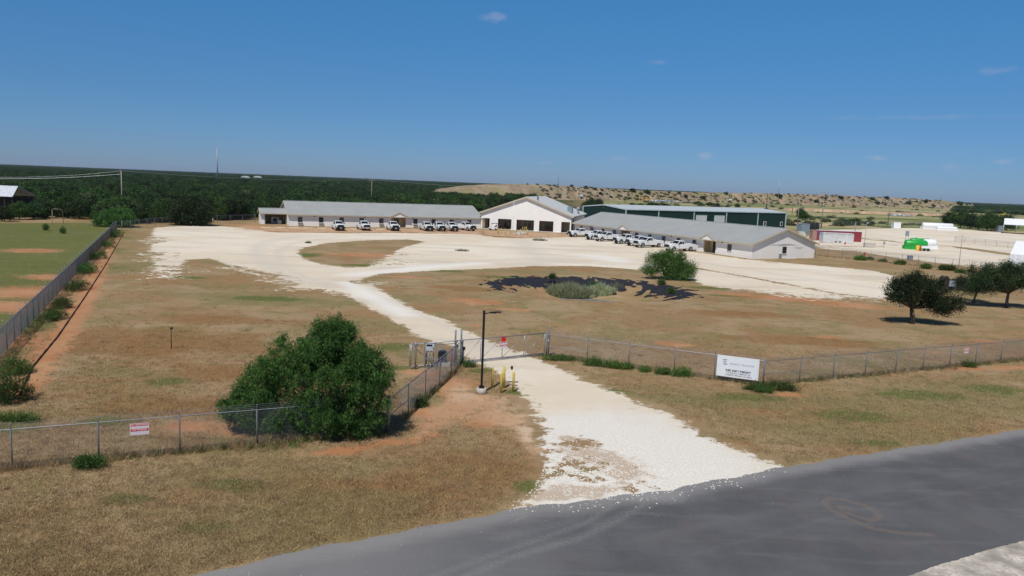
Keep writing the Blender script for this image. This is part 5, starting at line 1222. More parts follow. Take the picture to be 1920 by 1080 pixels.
pole(1762, 392, 355, 'tall faint transmission mast at the end of the embankment', mat=GALV, r=.35, name='mast')
g = G(1043.5, 400); h = height_at(g, 1045.5, 320); at = empty('antenna_mast', g, 0, 'thin lattice antenna mast behind the hall', 'mast')
mb = MB(); 
for k in range(3): a = k*2.094; mb.tube([(.22*math.cos(a), .22*math.sin(a), 0), (.2*math.cos(a), .2*math.sin(a), h*.8), (.02*math.cos(a), .02*math.sin(a), h)], .035, 4)
for i in range(40): a = i*2.094; z = h*.8*i/40; mb.tube([(.21*math.cos(a), .21*math.sin(a), z), (.21*math.cos(a+2.094), .21*math.sin(a+2.094), z+h*.02)], .02, 4)
mb.build('lattice', GALV, at); MB().box((0, 0, h*.67), (.9, .3, 1.2)).build('antenna', GALV, at)
def wire(name, pts, sag, label, r=.035, mat=None):
    mb = MB()
    for a, c in zip(pts[:-1], pts[1:]):
        n = 24; mb.tube([a.lerp(c, i/n)+Vector((0, 0, -4*sag*(i/n)*(1-i/n))) for i in range(n+1)], r, 5, cap=False)
    tag(mb.build(name, mat or M('pale_cable', (.55, .58, .6), .4, .3)), label, 'power line')
ga_, ha_ = P1; gb_, hb_ = P2_
t1 = ga_+Vector((0, 0, ha_-.05)); t2 = gb_+Vector((0, 0, hb_-.1))
lf = at_depth(-60, 325, ga_.y-6)
wire('power_line', [at_depth(-120, 327, ga_.y-10), t1, t2], 1.2, 'upper pale cable running left and right from the left pole', .03)
wire('power_line', [at_depth(-120, 332, ga_.y-10), t1+Vector((0, 0, -.9))], .8, 'lower thicker pale cable left of the left pole', .045)
t3 = G(1138.5, 402)+Vector((0, 0, 9.5))
wire('power_line', [t2, t3+Vector((-8, 6, 2))], 1.5, 'faint cable running from the pole behind the left wing towards the hall', .03)
wire('power_line', [G(1539.5, 428)+Vector((0, 0, 12.5)), G(1664.5, 422.5)+Vector((0, 0, 10.4)), at_depth(2000, 395, 330)], 1.5, 'faint cable over the white lot', .025, GALV)

# edging board along the red strip
mb = MB(); ep = [G(*q) for q in ((36, 742), (60, 690), (108, 632), (160, 556), (196, 500), (222, 455), (232, 436))]
for a_, c_ in zip(ep[:-1], ep[1:]):
    n = 14
    for i in range(n):
        u0, u1 = a_.lerp(c_, i/n), a_.lerp(c_, (i+1)/n); w_ = (c_-a_).normalized().cross(Vector((0, 0, 1)))*.03; h0, h1 = [.09+.02*math.sin(k*2.1) for k in (i, i+1)]
        mb.add([u0-w_, u0+w_, u1+w_, u1-w_]+[q_+Vector((0, 0, hh)) for q_, hh in ((u0-w_, h0), (u0+w_, h0), (u1+w_, h1), (u1-w_, h1))], [(4, 5, 6, 7), (0, 1, 5, 4), (2, 3, 7, 6), (3, 0, 4, 7), (1, 2, 6, 5)])
tag(mb.build('ditch_edging', M('dark_rusty_board', (.055, .022, .016), .9, var=.4, scale=3)), 'dark thin edging running down the red dirt strip beside the left fence', 'edging')
# ------------------------------------------------------------------ things in the far lot
WTANK = M('white_tank', (.82, .84, .86), .35, var=.04); GTANK = M('bright_green_tank', (.02, .36, .055), .35, var=.1, scale=1)
def tank(px, py, L, r, mat, label, rz, skid=True, name='storage_tank', z=.95):
    g = G(px, py); root = empty(name, g, rz, label, 'tank', None)
    MB().tube([(-L/2, 0, z+r*.4), (-L/2+.12, 0, z+r*.4), (-L/2+.35, 0, z+r*.4), (L/2-.35, 0, z+r*.4), (L/2-.12, 0, z+r*.4), (L/2, 0, z+r*.4)], [r*.45, r*.85, r, r, r*.85, r*.45], 24).build('shell', mat, root)
    if skid:
        s_ = MB().box((0, -r*.75, .45), (L+.4, .18, .9)).box((0, r*.75, .45), (L+.4, .18, .9))
        for x in (-L*.45, 0, L*.45): s_.box((x, 0, .4), (.2, r*1.3, .8))
        s_.build('skid', mat, root)
    f_ = MB().tube([(L/2-.02, 0, z+r*.4), (L/2+.18, 0, z+r*.4)], .12, 10).tube([(-L*.2, 0, z+r*1.35), (-L*.2, 0, z+r*1.6)], .2, 10); f_.build('fitting', GALV, root)
    return root
tank(1716, 467.5, 5.2, .95, GTANK, 'nearest bright green horizontal tank on a green skid', -.12)
tank(1724, 463.5, 5.0, .95, GTANK, 'second bright green tank behind the nearest one', -.12)
tank(1742, 466, 3.0, 1.0, WTANK, 'white rounded tank at the right end of the green tanks', -.12)
tank(1757, 430, 12.5, 1.25, WTANK, 'long white horizontal tank at the back of the white lot', -.05, z=.9)
tank(1775, 432, 8, .7, WTANK, 'low white tank beside the long white one', -.05, z=.6)
q = empty('drum', G(1720, 470.3), 0, 'yellow drum standing before the green tank', 'drum'); MB().tube([(0, 0, 0), (0, 0, .03), (0, 0, 1.22), (0, 0, 1.25)], [.38, .40, .40, .38], 18).build('shell', M('bright_yellow', (.80, .62, .05), .4), q); MB().tube([(0, 0, 1.25), (0, 0, 1.29)], .37, 18).build('lid', M('bright_yellow', (.80, .62, .05), .4), q)
q = empty('traffic_cone', G(1725, 470.6), 0, 'tall red traffic barrel beside the yellow drum', 'traffic cone'); MB().tube([(0, 0, .05), (0, 0, 1.0), (0, 0, 1.3)], [.32, .2, .12], 14).build('cone', M('crimson_plastic', (.55, .03, .08), .5), q); MB().box((0, 0, .03), (.8, .8, .06)).build('base', M('crimson_plastic', (.55, .03, .08), .5), q)
q = empty('traffic_cone', G(1584.5, 458), 0, 'small red cone before the white trailer', 'traffic cone'); MB().tube([(0, 0, .04), (0, 0, .8)], [.22, .05], 12).build('cone', M('crimson_plastic', (.55, .03, .08), .5), q); MB().box((0, 0, .02), (.55, .55, .04)).build('base', M('crimson_plastic', (.55, .03, .08), .5), q)
# low white pickup body beside tanks as seen
q = empty('flatbed_trailer', G(1734, 470.6), -.1, 'low white trailer in front of the white rounded tank', 'trailer')
MB().box((0, 0, .75), (3.6, 1.4, .18)).box((.3, 0, 1.0), (2.6, 1.3, .35)).build('bed', WTANK, q)
for x in (-.4, .5): MB().tube([(x, -.75, .34), (x, -.55, .34)], .34, 14).build('wheel', TYRE, q)
def boxy(name, px, py, dims, rz, mat, label, cat, trim=None, ribs=0):
    g = G(px, py); root = empty(name, g, rz, label, cat); L, W, H = dims
    mb = MB().box((0, 0, H/2+.12), (L-.1, W-.1, H-.1))
    for i in range(ribs): mb.box((-L/2+L*(i+.5)/ribs, 0, H/2+.12), (L/ribs*.5, W-.02, H-.35))
    mb.build('shell', mat, root); e = MB()
    for sx_ in (-1, 1):
        for sy_ in (-1, 1): e.box((sx_*(L/2-.06), sy_*(W/2-.06), H/2+.1), (.14, .14, H))
    for z in (.14, H+.06):
        for s_ in (-1, 1): e.box((0, s_*(W/2-.06), z), (L-.26, .13, .15)); e.box((s_*(L/2-.06), 0, z), (.13, W-.26, .15))
    e.build('frame', trim or mat, root); return root
CRED = M('container_red', (.28, .035, .045), .6, var=.15, scale=.6)
rzc = .02
cr_ = boxy('shipping_container', 1569, 451.8, (12.2, 2.4, 2.6), rzc, CRED, 'long dark red shipping container behind the white trailer', 'shipping container', None, 30)
MB().box((-4.0, -1.23, 1.5), (.5, .02, 1.7)).build('notice_panel', M('cream_panel', (.75, .68, .5), .6), cr_)
MB().box((-5.3, -1.24, 1.6), (.8, .03, 1.8)).build('blue_panel', M('blue_panel', (.05, .12, .35), .5, var=.5, scale=3), cr_)
MB().box((0, 0, 2.78), (12.0, 2.3, .05)).build('roof_panel', WTANK, cr_)
tr_ = boxy('box_trailer', 1567.5, 455.5, (8.0, 2.3, 2.35), rzc, M('dull_white_panel', (.60, .60, .61), .5, var=.12, scale=.8), 'long white box trailer in front of the dark red container', 'trailer', None, 0)
MB().box((0, 0, 2.58), (7.9, 2.2, .05)).build('roof_panel', WTANK, tr_)
for x in (-.6, .5): MB().tube([(x, -1.1, .3), (x, -.85, .3)], .32, 14).build('wheel', TYRE, tr_)
boxy('shipping_container', 1536, 450.5, (4.8, 2.4, 2.5), rzc, M('pinkish_brown_panel', (.42, .25, .21), .7), 'pinkish brown container partly hidden by the gable end', 'shipping container', None, 10)
tk = empty('service_truck', G(1500, 450), .2, 'pale truck with orange load half hidden behind the gable roof', 'truck')
MB().prism([(-1, .5), (1, .5), (1.1, 1.3), (.6, 2.3), (-1, 2.3)], -1, 1).build('cab', M('pale_cab', (.6, .6, .5), .4), tk); MB().box((-3.2, 0, 1.2), (4.2, 2.2, .25)).build('bed', BLACK, tk); MB().box((-3.0, 0, 1.8), (2.6, 2.0, 1.1)).build('load', M('orange_paint', (.75, .13, .03), .5), tk); MB().box((.62, 0, 1.9), (.5, 1.7, .5)).build('windshield', GLASS, tk)
for x in (.4, -2.6, -3.8):
    for y in (-.95, .95): MB().tube([(x, y-.14, .48), (x, y+.14, .48)], .48, 16).build('wheel', TYRE, tk)
ac = boxy('cooling_unit', 1505, 437.5, (3.0, 2.4, 3.0), .3, M('blue_grey_metal', (.22, .28, .33), .5), 'grey cabinet against the right end of the warehouse', 'cabinet'); 
boxy('white_cabinet', 1679.5, 428, (2.9, 2.2, 2.4), 0, WTANK, 'small white cabin at the back edge of the white lot', 'cabin')
boxy('grey_unit', 1874, 434.5, (2.2, 2.0, 2.5), 0, M('blue_grey_metal', (.22, .28, .33), .5), 'grey unit left of the far tent', 'cabinet'); boxy('concrete_block', 1867, 433.8, (3.2, 1.6, .8), 0, CONC, 'low pale block beside the grey unit', 'block')
boxy('electrical_box', 1630, 463.5, (2.6, 1.0, .9), -.1, CONC, 'pale low electrical box in the white lot', 'electrical box'); boxy('grey_box', 1706, 487, (.9, .6, .75), 0, M('blue_grey_metal', (.22, .28, .33), .5), 'small grey box on the ground by the white lot fence', 'box')
q = empty('blue_sign', G(1700, 450), 0, 'grey blue panel standing behind the green tanks', 'sign'); MB().box((0, 0, 1.9), (1.1, .08, 1.5)).build('panel', M('blue_grey_metal', (.22, .28, .33), .5), q); MB().box((-.4, 0, .6), (.08, .08, 1.2)).box((.4, 0, .6), (.08, .08, 1.2)).build('leg', GALV, q)
q = empty('small_post_box', G(1657, 464.5), 0, 'small meter box on a post in the white lot', 'meter post'); MB().box((0, 0, .5), (.08, .08, 1.0)).build('post', GALV, q); MB().box((0, -.05, 1.2), (.4, .2, .6)).build('box', GALV, q)
q = empty('fire_hydrant', G(1620.5, 479), 0, 'small red hydrant just behind the white lot fence', 'hydrant'); MB().tube([(0, 0, 0), (0, 0, .6), (0, 0, .75)], [.15, .13, .04], 12).box((0, 0, .45), (.45, .12, .12)).build('body', RED, q)
# planted trough on the container
shrub('planter_bush', 1571.5, 440, 5, 1.0, 'low dark green growth behind the white trailer roof', LEAF_GREEN, None, 140, 2)
# black silt netting
nt_ = empty('black_netting', G(1503, 430.5), 0, 'black screening net on posts right of the warehouse', 'screen')
mb = MB(); a_, c_ = Vector((0, 0, 0)), G(1536, 430.5)-G(1503, 430.5); n = 24
for i in range(n):
    u0, u1 = a_.lerp(c_, i/n), a_.lerp(c_, (i+1)/n); z0_, z1_ = 2.5+.12*math.sin(i*1.3), 2.5+.12*math.sin((i+1)*1.3)
    w0, w1 = Vector((0, .12*math.sin(i*1.1), 0)), Vector((0, .12*math.sin((i+1)*1.1), 0))
    mb.quad(u0+w0, u1+w1, u1+w1+Vector((0, 0, z1_)), u0+w0+Vector((0, 0, z0_)))
mb.build('net', BLACK, nt_)
for i in range(6): MB().tube([a_.lerp(c_, i/5)+Vector((0, .15, 0)), a_.lerp(c_, i/5)+Vector((0, .15, 2.7))], .04, 6).build('post', DARKP, nt_)
# torn dark netting between the right-hand trees
nt_ = empty('silt_fence', G(1760, 543), 0, 'sagging black fabric fence between the two dark trees', 'screen'); a_, c_ = Vector((0, 0, 0)), G(1840, 548)-G(1760, 543); mb = MB(); n = 26
hs = [1.75+.22*math.sin(i*.62)+.1*math.sin(i*1.7) for i in range(n+1)]
for i in range(n):
    u0, u1 = a_.lerp(c_, i/n), a_.lerp(c_, (i+1)/n); mb.quad(u0+Vector((0, .1*math.sin(i), 0)), u1+Vector((0, .1*math.sin(i+1), 0)), u1+Vector((0, .1*math.sin(i+1), hs[i+1])), u0+Vector((0, .1*math.sin(i), hs[i])))
mb.build('fabric', M('brown_black_fabric', (.05, .035, .035), .8, var=.3), nt_); MB().box(a_.lerp(c_, .30)+Vector((0, -.18, .95)), (.95, .05, .8)).build('grey_panel', M('grey_panel', (.30, .33, .40), .6), nt_)
for i in range(6): MB().box(a_.lerp(c_, i/5)+Vector((0, .1, .9)), (.05, .05, 1.8)).build('post', BARK, nt_)
# tents
TENT = M('white_tent_fabric', (.82, .84, .88), .55, var=.03)
def tent(px, py, L, W, eave, ridge, rz, label, walls=False):
    root = empty('frame_tent', G(px, py), rz, label, 'tent')          # origin: front left corner
    r_ = MB(); n = 6
    for s in (0, 1):
        y0_, y1_ = (0, W/2) if s == 0 else (W, W/2)
        r_.add([(0, y0_, eave), (L, y0_, eave), (L, y1_, ridge), (0, y1_, ridge), (0, y0_, eave+.05), (L, y0_, eave+.05), (L, y1_, ridge+.05), (0, y1_, ridge+.05)], [(0, 1, 2, 3), (7, 6, 5, 4), (0, 4, 5, 1), (3, 2, 6, 7), (0, 3, 7, 4), (1, 5, 6, 2)])
    r_.build('roof', TENT, root)
    f_ = MB()
    for i in range(n+1):
        x = L*i/n
        for y in (0, W): f_.tube([(x, y, 0), (x, y, eave)], .07, 6)
    for x in (0, L):
        f_.tube([(x, 0, eave), (x, W, eave)], .06, 6); f_.tube([(x, W/2, eave), (x, W/2, ridge)], .06, 6)
        for y in (W*.25, W*.75): f_.tube([(x, y, 0), (x, y, eave)], .06, 6)
    f_.tube([(0, 0, eave-.1), (L, 0, eave-.1)], .06, 6).tube([(0, W*.25, 0), (0, W*.0+.1, eave)], .04, 6); f_.build('frame', M('pale_alloy', (.55, .57, .6), .35, .5), root)
    ge = MB()
    for x in (.05, L-.05): ge.add([(x, 0, eave), (x, W, eave), (x, W/2, ridge)], [(0, 1, 2)])
    ge.build('gable_cloth', TENT, root)
    if walls:
        w_ = MB(); n = 60
        for i in range(n):
            y0_, y1_ = W*i/n, W*(i+1)/n; a = .05*math.sin(i*1.9); c = .05*math.sin((i+1)*1.9); w_.quad((a-.08, y0_, 0), (c-.08, y1_, 0), (c-.08, y1_, eave), (a-.08, y0_, eave))
            x0_, x1_ = L*i/n, L*(i+1)/n; w_.quad((x0_, a-.08, 0), (x1_, c-.08, 0), (x1_, c-.08, eave), (x0_, a-.08, eave))
        w_.build('side_wall', TENT, root)
tent(1880.5, 437.5, 26, 13, 3.6, 5.9, -.55, 'far white frame tent with open sides at the right edge')
tent(1889, 517, 16, 12, 3.6, 5.6, -.68, 'near white tent with closed sides behind the dark tree', True)
# small structures at the left
bn = empty('barn', G(-60, 399), .05, 'open barn with a bright metal roof at the left edge of the woods', 'barn')
x1_ = (G(9, 396.5)-G(-60, 399)).length; mb = MB()
for s in (0, 1):
    ya, yb = (-.5, 4.5) if s == 0 else (9.5, 4.5); mb.add([(-2, ya, 4.2), (x1_, ya, 4.2), (x1_-1.5, yb, 6.6), (-2, yb, 6.6), (-2, ya, 4.3), (x1_, ya, 4.3), (x1_-1.5, yb, 6.7), (-2, yb, 6.7)], [(0, 1, 2, 3), (7, 6, 5, 4), (0, 4, 5, 1), (1, 5, 6, 2)])
mb.build('roof', M('bright_metal_roof', (.62, .66, .72), .35), bn); mb = MB()
for i in range(7):
    for y in (0, 9): mb.box((x1_*i/6-.4, y, 2.1), (.2, .2, 4.2))
mb.build('post', DARKP, bn); mb = MB().box((x1_/2, 8.8, 2.0), (x1_, .1, 4.0)); mb.build('rear_wall', M('dark_boards', (.06, .05, .045), .9), bn)
cf = empty('goal_frame', G(98.5, 419.5), .1, 'rusty pipe frame standing in the green field at the left', 'frame')
MB().tube([(0, 0, 0), (0, 0, 2.9), (.3, 0, 3.1), (1.6, 0, 3.1)], .04, 8).tube([(1.9, .6, 0), (1.9, .4, 2.8), (1.6, 0, 3.1)], .05, 8).build('pipe', M('pale_rust', (.40, .32, .24), .7), cf)
q = empty('white_notice', G(397, 420.5), 0, 'small white notice on the rear fence left of the carport', 'sign'); MB().box((0, -.05, 1.15), (.75, .02, .65)).build('board', WHITE, q)
for i, (px, py, l_) in enumerate(((86, 432, 'tiny sapling in the green field, left one'), (118, 438, 'tiny sapling in the green field, right one'))):
    shrub('sapling', px, py, 1.0, 1.4, l_, LEAF_MESQ, 'saplings in the left field', 150+i)

# ------------------------------------------------------------------ embankment, debris, machines, far things
def hill():
    base = [(800, 545), (880, 550), (960, 585), (1040, 640), (1120, 700), (1200, 770), (1300, 850), (1400, 920), (1500, 980), (1600, 1040), (1700, 1090), (1790, 1120), (1850, 1140)]
    crest = {800: 362, 830: 356.5, 860: 350.5, 900: 347, 950: 345.3, 1000: 345.6, 1040: 347.5, 1080: 350.5, 1150: 355, 1200: 357.8, 1300: 361, 1400: 362, 1500: 363.5, 1600: 367.8, 1700: 371.8, 1760: 375.5, 1800: 381, 1830: 388, 1850: 396}
    from mathutils import noise
    n, m = 520, 34; bx = np.linspace(800, 1850, n); V = []
    cx_ = sorted(crest)
    for i in range(n):
        px = bx[i]; Y0 = np.interp(px, [b_[0] for b_ in base], [b_[1] for b_ in base]); cy_ = np.interp(px, cx_, [crest[k] for k in cx_])
        run = 42+20*(px < 1080); d = ray(px, cy_)
        Yc = Y0+run; top = CAMH+d.z*Yc/d.y; top = max(top, -.5)
        g = noise.fractal(Vector((px*.09, 0, 0)), .9, 2, 5)*.5
        for j in range(m):
            v = j/(m-1)*2.6
            if v <= 1:
                gul = noise.fractal(Vector((px*.10, v*.8, 3)), .7, 2, 6); s = v**.85 if px > 1100 else (v*v*(3-2*v))
                z = top*s*(1-.30*abs(gul)*(1-v)*(2.2 if px > 1080 else .3)); Y = Y0+run*v+gul*7*(1-v)*(px > 1080)
            else: z = top+.35*noise.fractal(Vector((px*.03, v*3, 9)), .8, 2, 4)*(v-1); z = z*(1-.0*(v-1)); Y = Y0+run+ (v-1)*120
            if v > 2.3: z -= (v-2.3)/.3*14
            dd = ray(px, 400); V.append((dd.x/dd.y*Y, Y, z-.3*(v == 0)))
    id_ = np.arange(n*m).reshape(n, m); F = np.stack([id_[:-1, :-1], id_[1:, :-1], id_[1:, 1:], id_[:-1, 1:]], -1).reshape(-1, 4)
    t = NT('eroded_earth'); p = t.pos(); mp = t.n('ShaderNodeMapping'); t.l(p, mp.inputs[0]); mp.inputs['Scale'].default_value = (1, .4, .5)
    a = t.noise(mp.outputs[0], .10, 8, .65); b_ = t.noise(p, .035, 6, .6); c = t.mix(t.ramp(a, .38, .62), (.25, .19, .13), (.38, .29, .205)); c = t.mix(t.math('MULTIPLY', t.ramp(b_, .48, .62), .7), c, (.26, .24, .11))
    c = t.mix(t.math('MULTIPLY', t.ramp(t.noise(p, .25, 5, .7), .60, .68), .5), c, (.10, .10, .05))
    tag(link('hill', npmesh('hill', V, F, True), t.done(t.bsdf(c, .95, normal=t.bump(a, .8, 1.5), spec=.1))), kind='structure')
    return V, n, m, bx
HV, hn, hm, hbx = hill()
def hill_pt(px, v):
    i = int(np.clip((px-800)/1050*(hn-1), 0, hn-1)); j = int(np.clip(v/2.6*(hm-1), 0, hm-1)); return Vector(HV[i*hm+j])
far_me = [make_crown('crown', [(0, 0, 1.0, 1.5, 1.5, 1.0), (.9, 0, .8, 1.0, 1.0, .8), (-.8, .2, 1.1, 1.0, 1.0, .8)], 60, 14, .3, .75, .38, LEAF_DARK, 200+k)[0] for k in range(3)]
# shrubs on the embankment, each one a thing
hb = [(1125, .9, 'dark'), (1068, 1.0, 's'), (1121, .5, 's'), (1186, .95, 'L'), (1208, .9, 'L'), (1192, .45, 's'), (1178, .2, 's'), (1144, .3, 's'), (1159, .55, 's'), (1255, .5, 's'), (1289, .6, 'L'), (1319, .45, 'L'), (1271, 1.0, 's'), (1372, .7, 's'), (1362, .95, 'L'), (1377, .4, 's'), (1395, .15, 's'), (1422, .8, 's'), (1458, .75, 'L'), (1518, .6, 's'), (1533, .3, 'L'), (1542, .7, 'L'), (1577, .8, 'L'), (1594, .6, 's'), (1628, .85, 'L'), (1636, .5, 's'), (1648, .35, 'L'), (1657, .2, 's'), (1663, .9, 'L'), (1682, .35, 's'), (1701, .5, 'L'), (1716, .8, 's'), (1734, .8, 'L'), (1742, .9, 's'), (1753, .3, 's'), (1795, .9, 'L'), (988, 1.2, 's'), (1006, 1.3, 's'), (1027, 1.2, 's'), (1100, 1.25, 'L'), (1140, 1.2, 's')]
for i, (px, v, k) in enumerate(hb):
    q = empty('hill_shrub', hill_pt(px+rnd.uniform(-4, 4), min(v, 1.02)*rnd.uniform(.85, 1.0))-Vector((0, 0, .5)), rnd.uniform(0, 6), None, 'shrub', 'dark shrubs on the earth embankment')
    q['label'] = 'dark shrub on the face or crest of the tan earth embankment'
    v_ = v; s = (1.75 if k == 'L' else .95)*(.7 if v > 1.05 else 1)*(.55+G(px, 400).length*0+hill_pt(px, v).y/1500)*rnd.uniform(.85, 1.2); q.scale = (s, s, s*.9)
    link('crown', far_me[i % 3], None, q)
def debris(name, px, py, n, w_, label, mats, seed, hill_v=None, s=1.0):
    g = hill_pt(px, hill_v) if hill_v is not None else G(px, py); rs = random.Random(seed); mb = MB()
    for i in range(n):
        a = rs.uniform(-w_/2, w_/2); y = rs.uniform(-2, 2); h = rs.uniform(.4, 1.3)*s*(1-abs(a)/w_)
        mm = Matrix.Translation((a, y, h*.6)) @ Euler((rs.uniform(-.5, .5), rs.uniform(-.5, .5), rs.uniform(0, 3))).to_matrix().to_4x4()
        mb.box((0, 0, 0), (rs.uniform(.6, 2.0)*s, rs.uniform(.5, 1.5)*s, rs.uniform(.3, .9)*s), rs.randrange(len(mats)), M=mm)
    tag(mb.build(name, mats, None, g), label, 'debris')
PURP = M('bluish_plastic', (.18, .18, .30), .5, var=.3); WBAG = M('white_bags', (.62, .62, .60), .6, var=.2)
debris('debris_pile', 1245, 379, 90, 34, 'pale heap of scrap at the foot of the embankment', [WBAG, M('grey_scrap', (.3, .3, .3), .7), M('blue_grey_metal', (.22, .28, .33), .5)], 1, s=1.7)
debris('debris_pile', 1690, 405, 110, 15, 'heap of white and bluish bags in the quarry cut', [WBAG, PURP, WBAG, M('grey_scrap', (.3, .3, .3), .7)], 2)
debris('debris_pile', 1732, 404, 60, 11, 'black heap beside the white and bluish bags', [BLACK, M('dark_scrap', (.06, .05, .06), .7)], 3)
debris('debris_pile', 1285, 380.5, 40, 20, 'dark scrap heap right of the pale heap', [M('dark_scrap', (.06, .05, .06), .7), M('grey_scrap', (.3, .3, .3), .7)], 4, s=1.4)
def digger(px, py, col, label, s=1.0, rz=0, kind='excavator'):
    root = empty(kind, G(px, py), rz, label, kind.replace('_', ' ')); root.scale = (s, s, s); c = M('machine_'+col[0], col[1], .5)
    for y in (-1.0, 1.0): MB().prism([(-1.9, .2), (-1.6, 0), (1.6, 0), (1.9, .2), (1.9, .6), (1.6, .85), (-1.6, .85), (-1.9, .6)], y-.28, y+.28).build('track', BLACK, root)
    MB().box((-.5, 0, 1.45), (2.6, 2.2, 1.1)).box((-1.4, 0, 1.9), (1.2, 2.0, .6)).build('body', c, root); cb = MB().prism([(.1, 1.0), (1.3, 1.0), (1.2, 2.6), (.3, 2.7), (.1, 2.6)], -.9, .1).build('cab', c, root)
    MB().prism([(.25, 1.7), (1.33, 1.7), (1.24, 2.45), (.35, 2.5)], -.93, .13).build('window', GLASS, cb)
    MB().tube([(1.2, .5, 1.5), (3.0, .5, 3.6), (4.4, .5, 2.6)], [.28, .22, .16], 6).tube([(4.4, .5, 2.6), (4.6, .5, .9)], .15, 6).build('boom', c, root); MB().prism([(4.2, .1), (5.0, .2), (4.9, .9), (4.3, .95)], .1, .9).build('bucket', c, root)
digger(1211, 378.5, ('yellow', (.62, .33, .02)), 'yellow excavator at the foot of the embankment', 1.35, 2.8)
digger(1601, 389.5, ('rust', (.25, .09, .04)), 'rust coloured bulldozer in the quarry field', 1.2, 3.4, 'bulldozer')
digger(1880, 405.5, ('lemon', (.68, .52, .03)), 'yellow and black loader near the right woods', 1.0, .3, 'loader')
# second low cut bank on the quarry floor
cb_ = MB(); L0 = [(1470, 394), (1520, 396), (1580, 399), (1640, 401.5), (1700, 403.5), (1780, 406)]
Vv = []
for i in range(160):
    px = 1470+i*2.0; py = np.interp(px, [a[0] for a in L0], [a[1] for a in L0]); g = G(px, py); j = rnd.uniform(-.4, .4)
    g = g+Vector((0, rnd.uniform(-1.2, 1.2), 0)); e = min(1, i/12, (159-i)/12)
    Vv += [(g.x, g.y, 0), (g.x, g.y+1.6, (1.7+j)*e), (g.x*1.01, g.y*1.01+4, (1.9+j*.3)*e), (g.x*1.15, g.y*1.15, 0.02)]
id_ = np.arange(640).reshape(160, 4); F_ = np.stack([id_[:-1, :-1], id_[1:, :-1], id_[1:, 1:], id_[:-1, 1:]], -1).reshape(-1, 4)
tag(link('cut_bank', npmesh('cut_bank', Vv, F_, False), M('pinkish_earth', (.46, .32, .21), .95, var=.25, scale=.12, fine=.5)), kind='structure')
for i, (px, py, w_, h, l_) in enumerate(((460, 331.5, 40, 13, 'far white house with a hipped roof among the woods'), (483, 331.5, 34, 12, 'far white barn with an arched roof right of the white house'))):
    g = G(px, 341)*1.0; root = empty('far_house', g, .1, l_, 'house'); hz = height_at(g, px, py)
    MB().box((0, 0, hz-2.6), (10, 9, 3)).box((0, 0, (hz-4)/2), (9.4, 8.4, hz-4)).build('wall', WHITE, root); MB().prism([(-6, hz-1.1), (6, hz-1.1), (2, hz+1.2), (-2, hz+1.2)], -5, 5).build('roof', M('pale_roof', (.6, .62, .62), .5), root)
g = G(952, 383); q = empty('red_vehicle', g, .1, 'small red and white vehicle among the trees behind the left wing', 'vehicle')
MB().box((0, 0, 1.2), (7, 2.2, 1.6)).build('body', WBAG, q); MB().box((-2.4, 0, 1.6), (2.2, 2.24, 1.8)).build('cab', M('orange_paint', (.75, .13, .03), .5), q)
for x in (-2.5, 2.2): MB().tube([(x, -1.15, .4), (x, 1.15, .4)], .42, 14).build('wheel', TYRE, q)

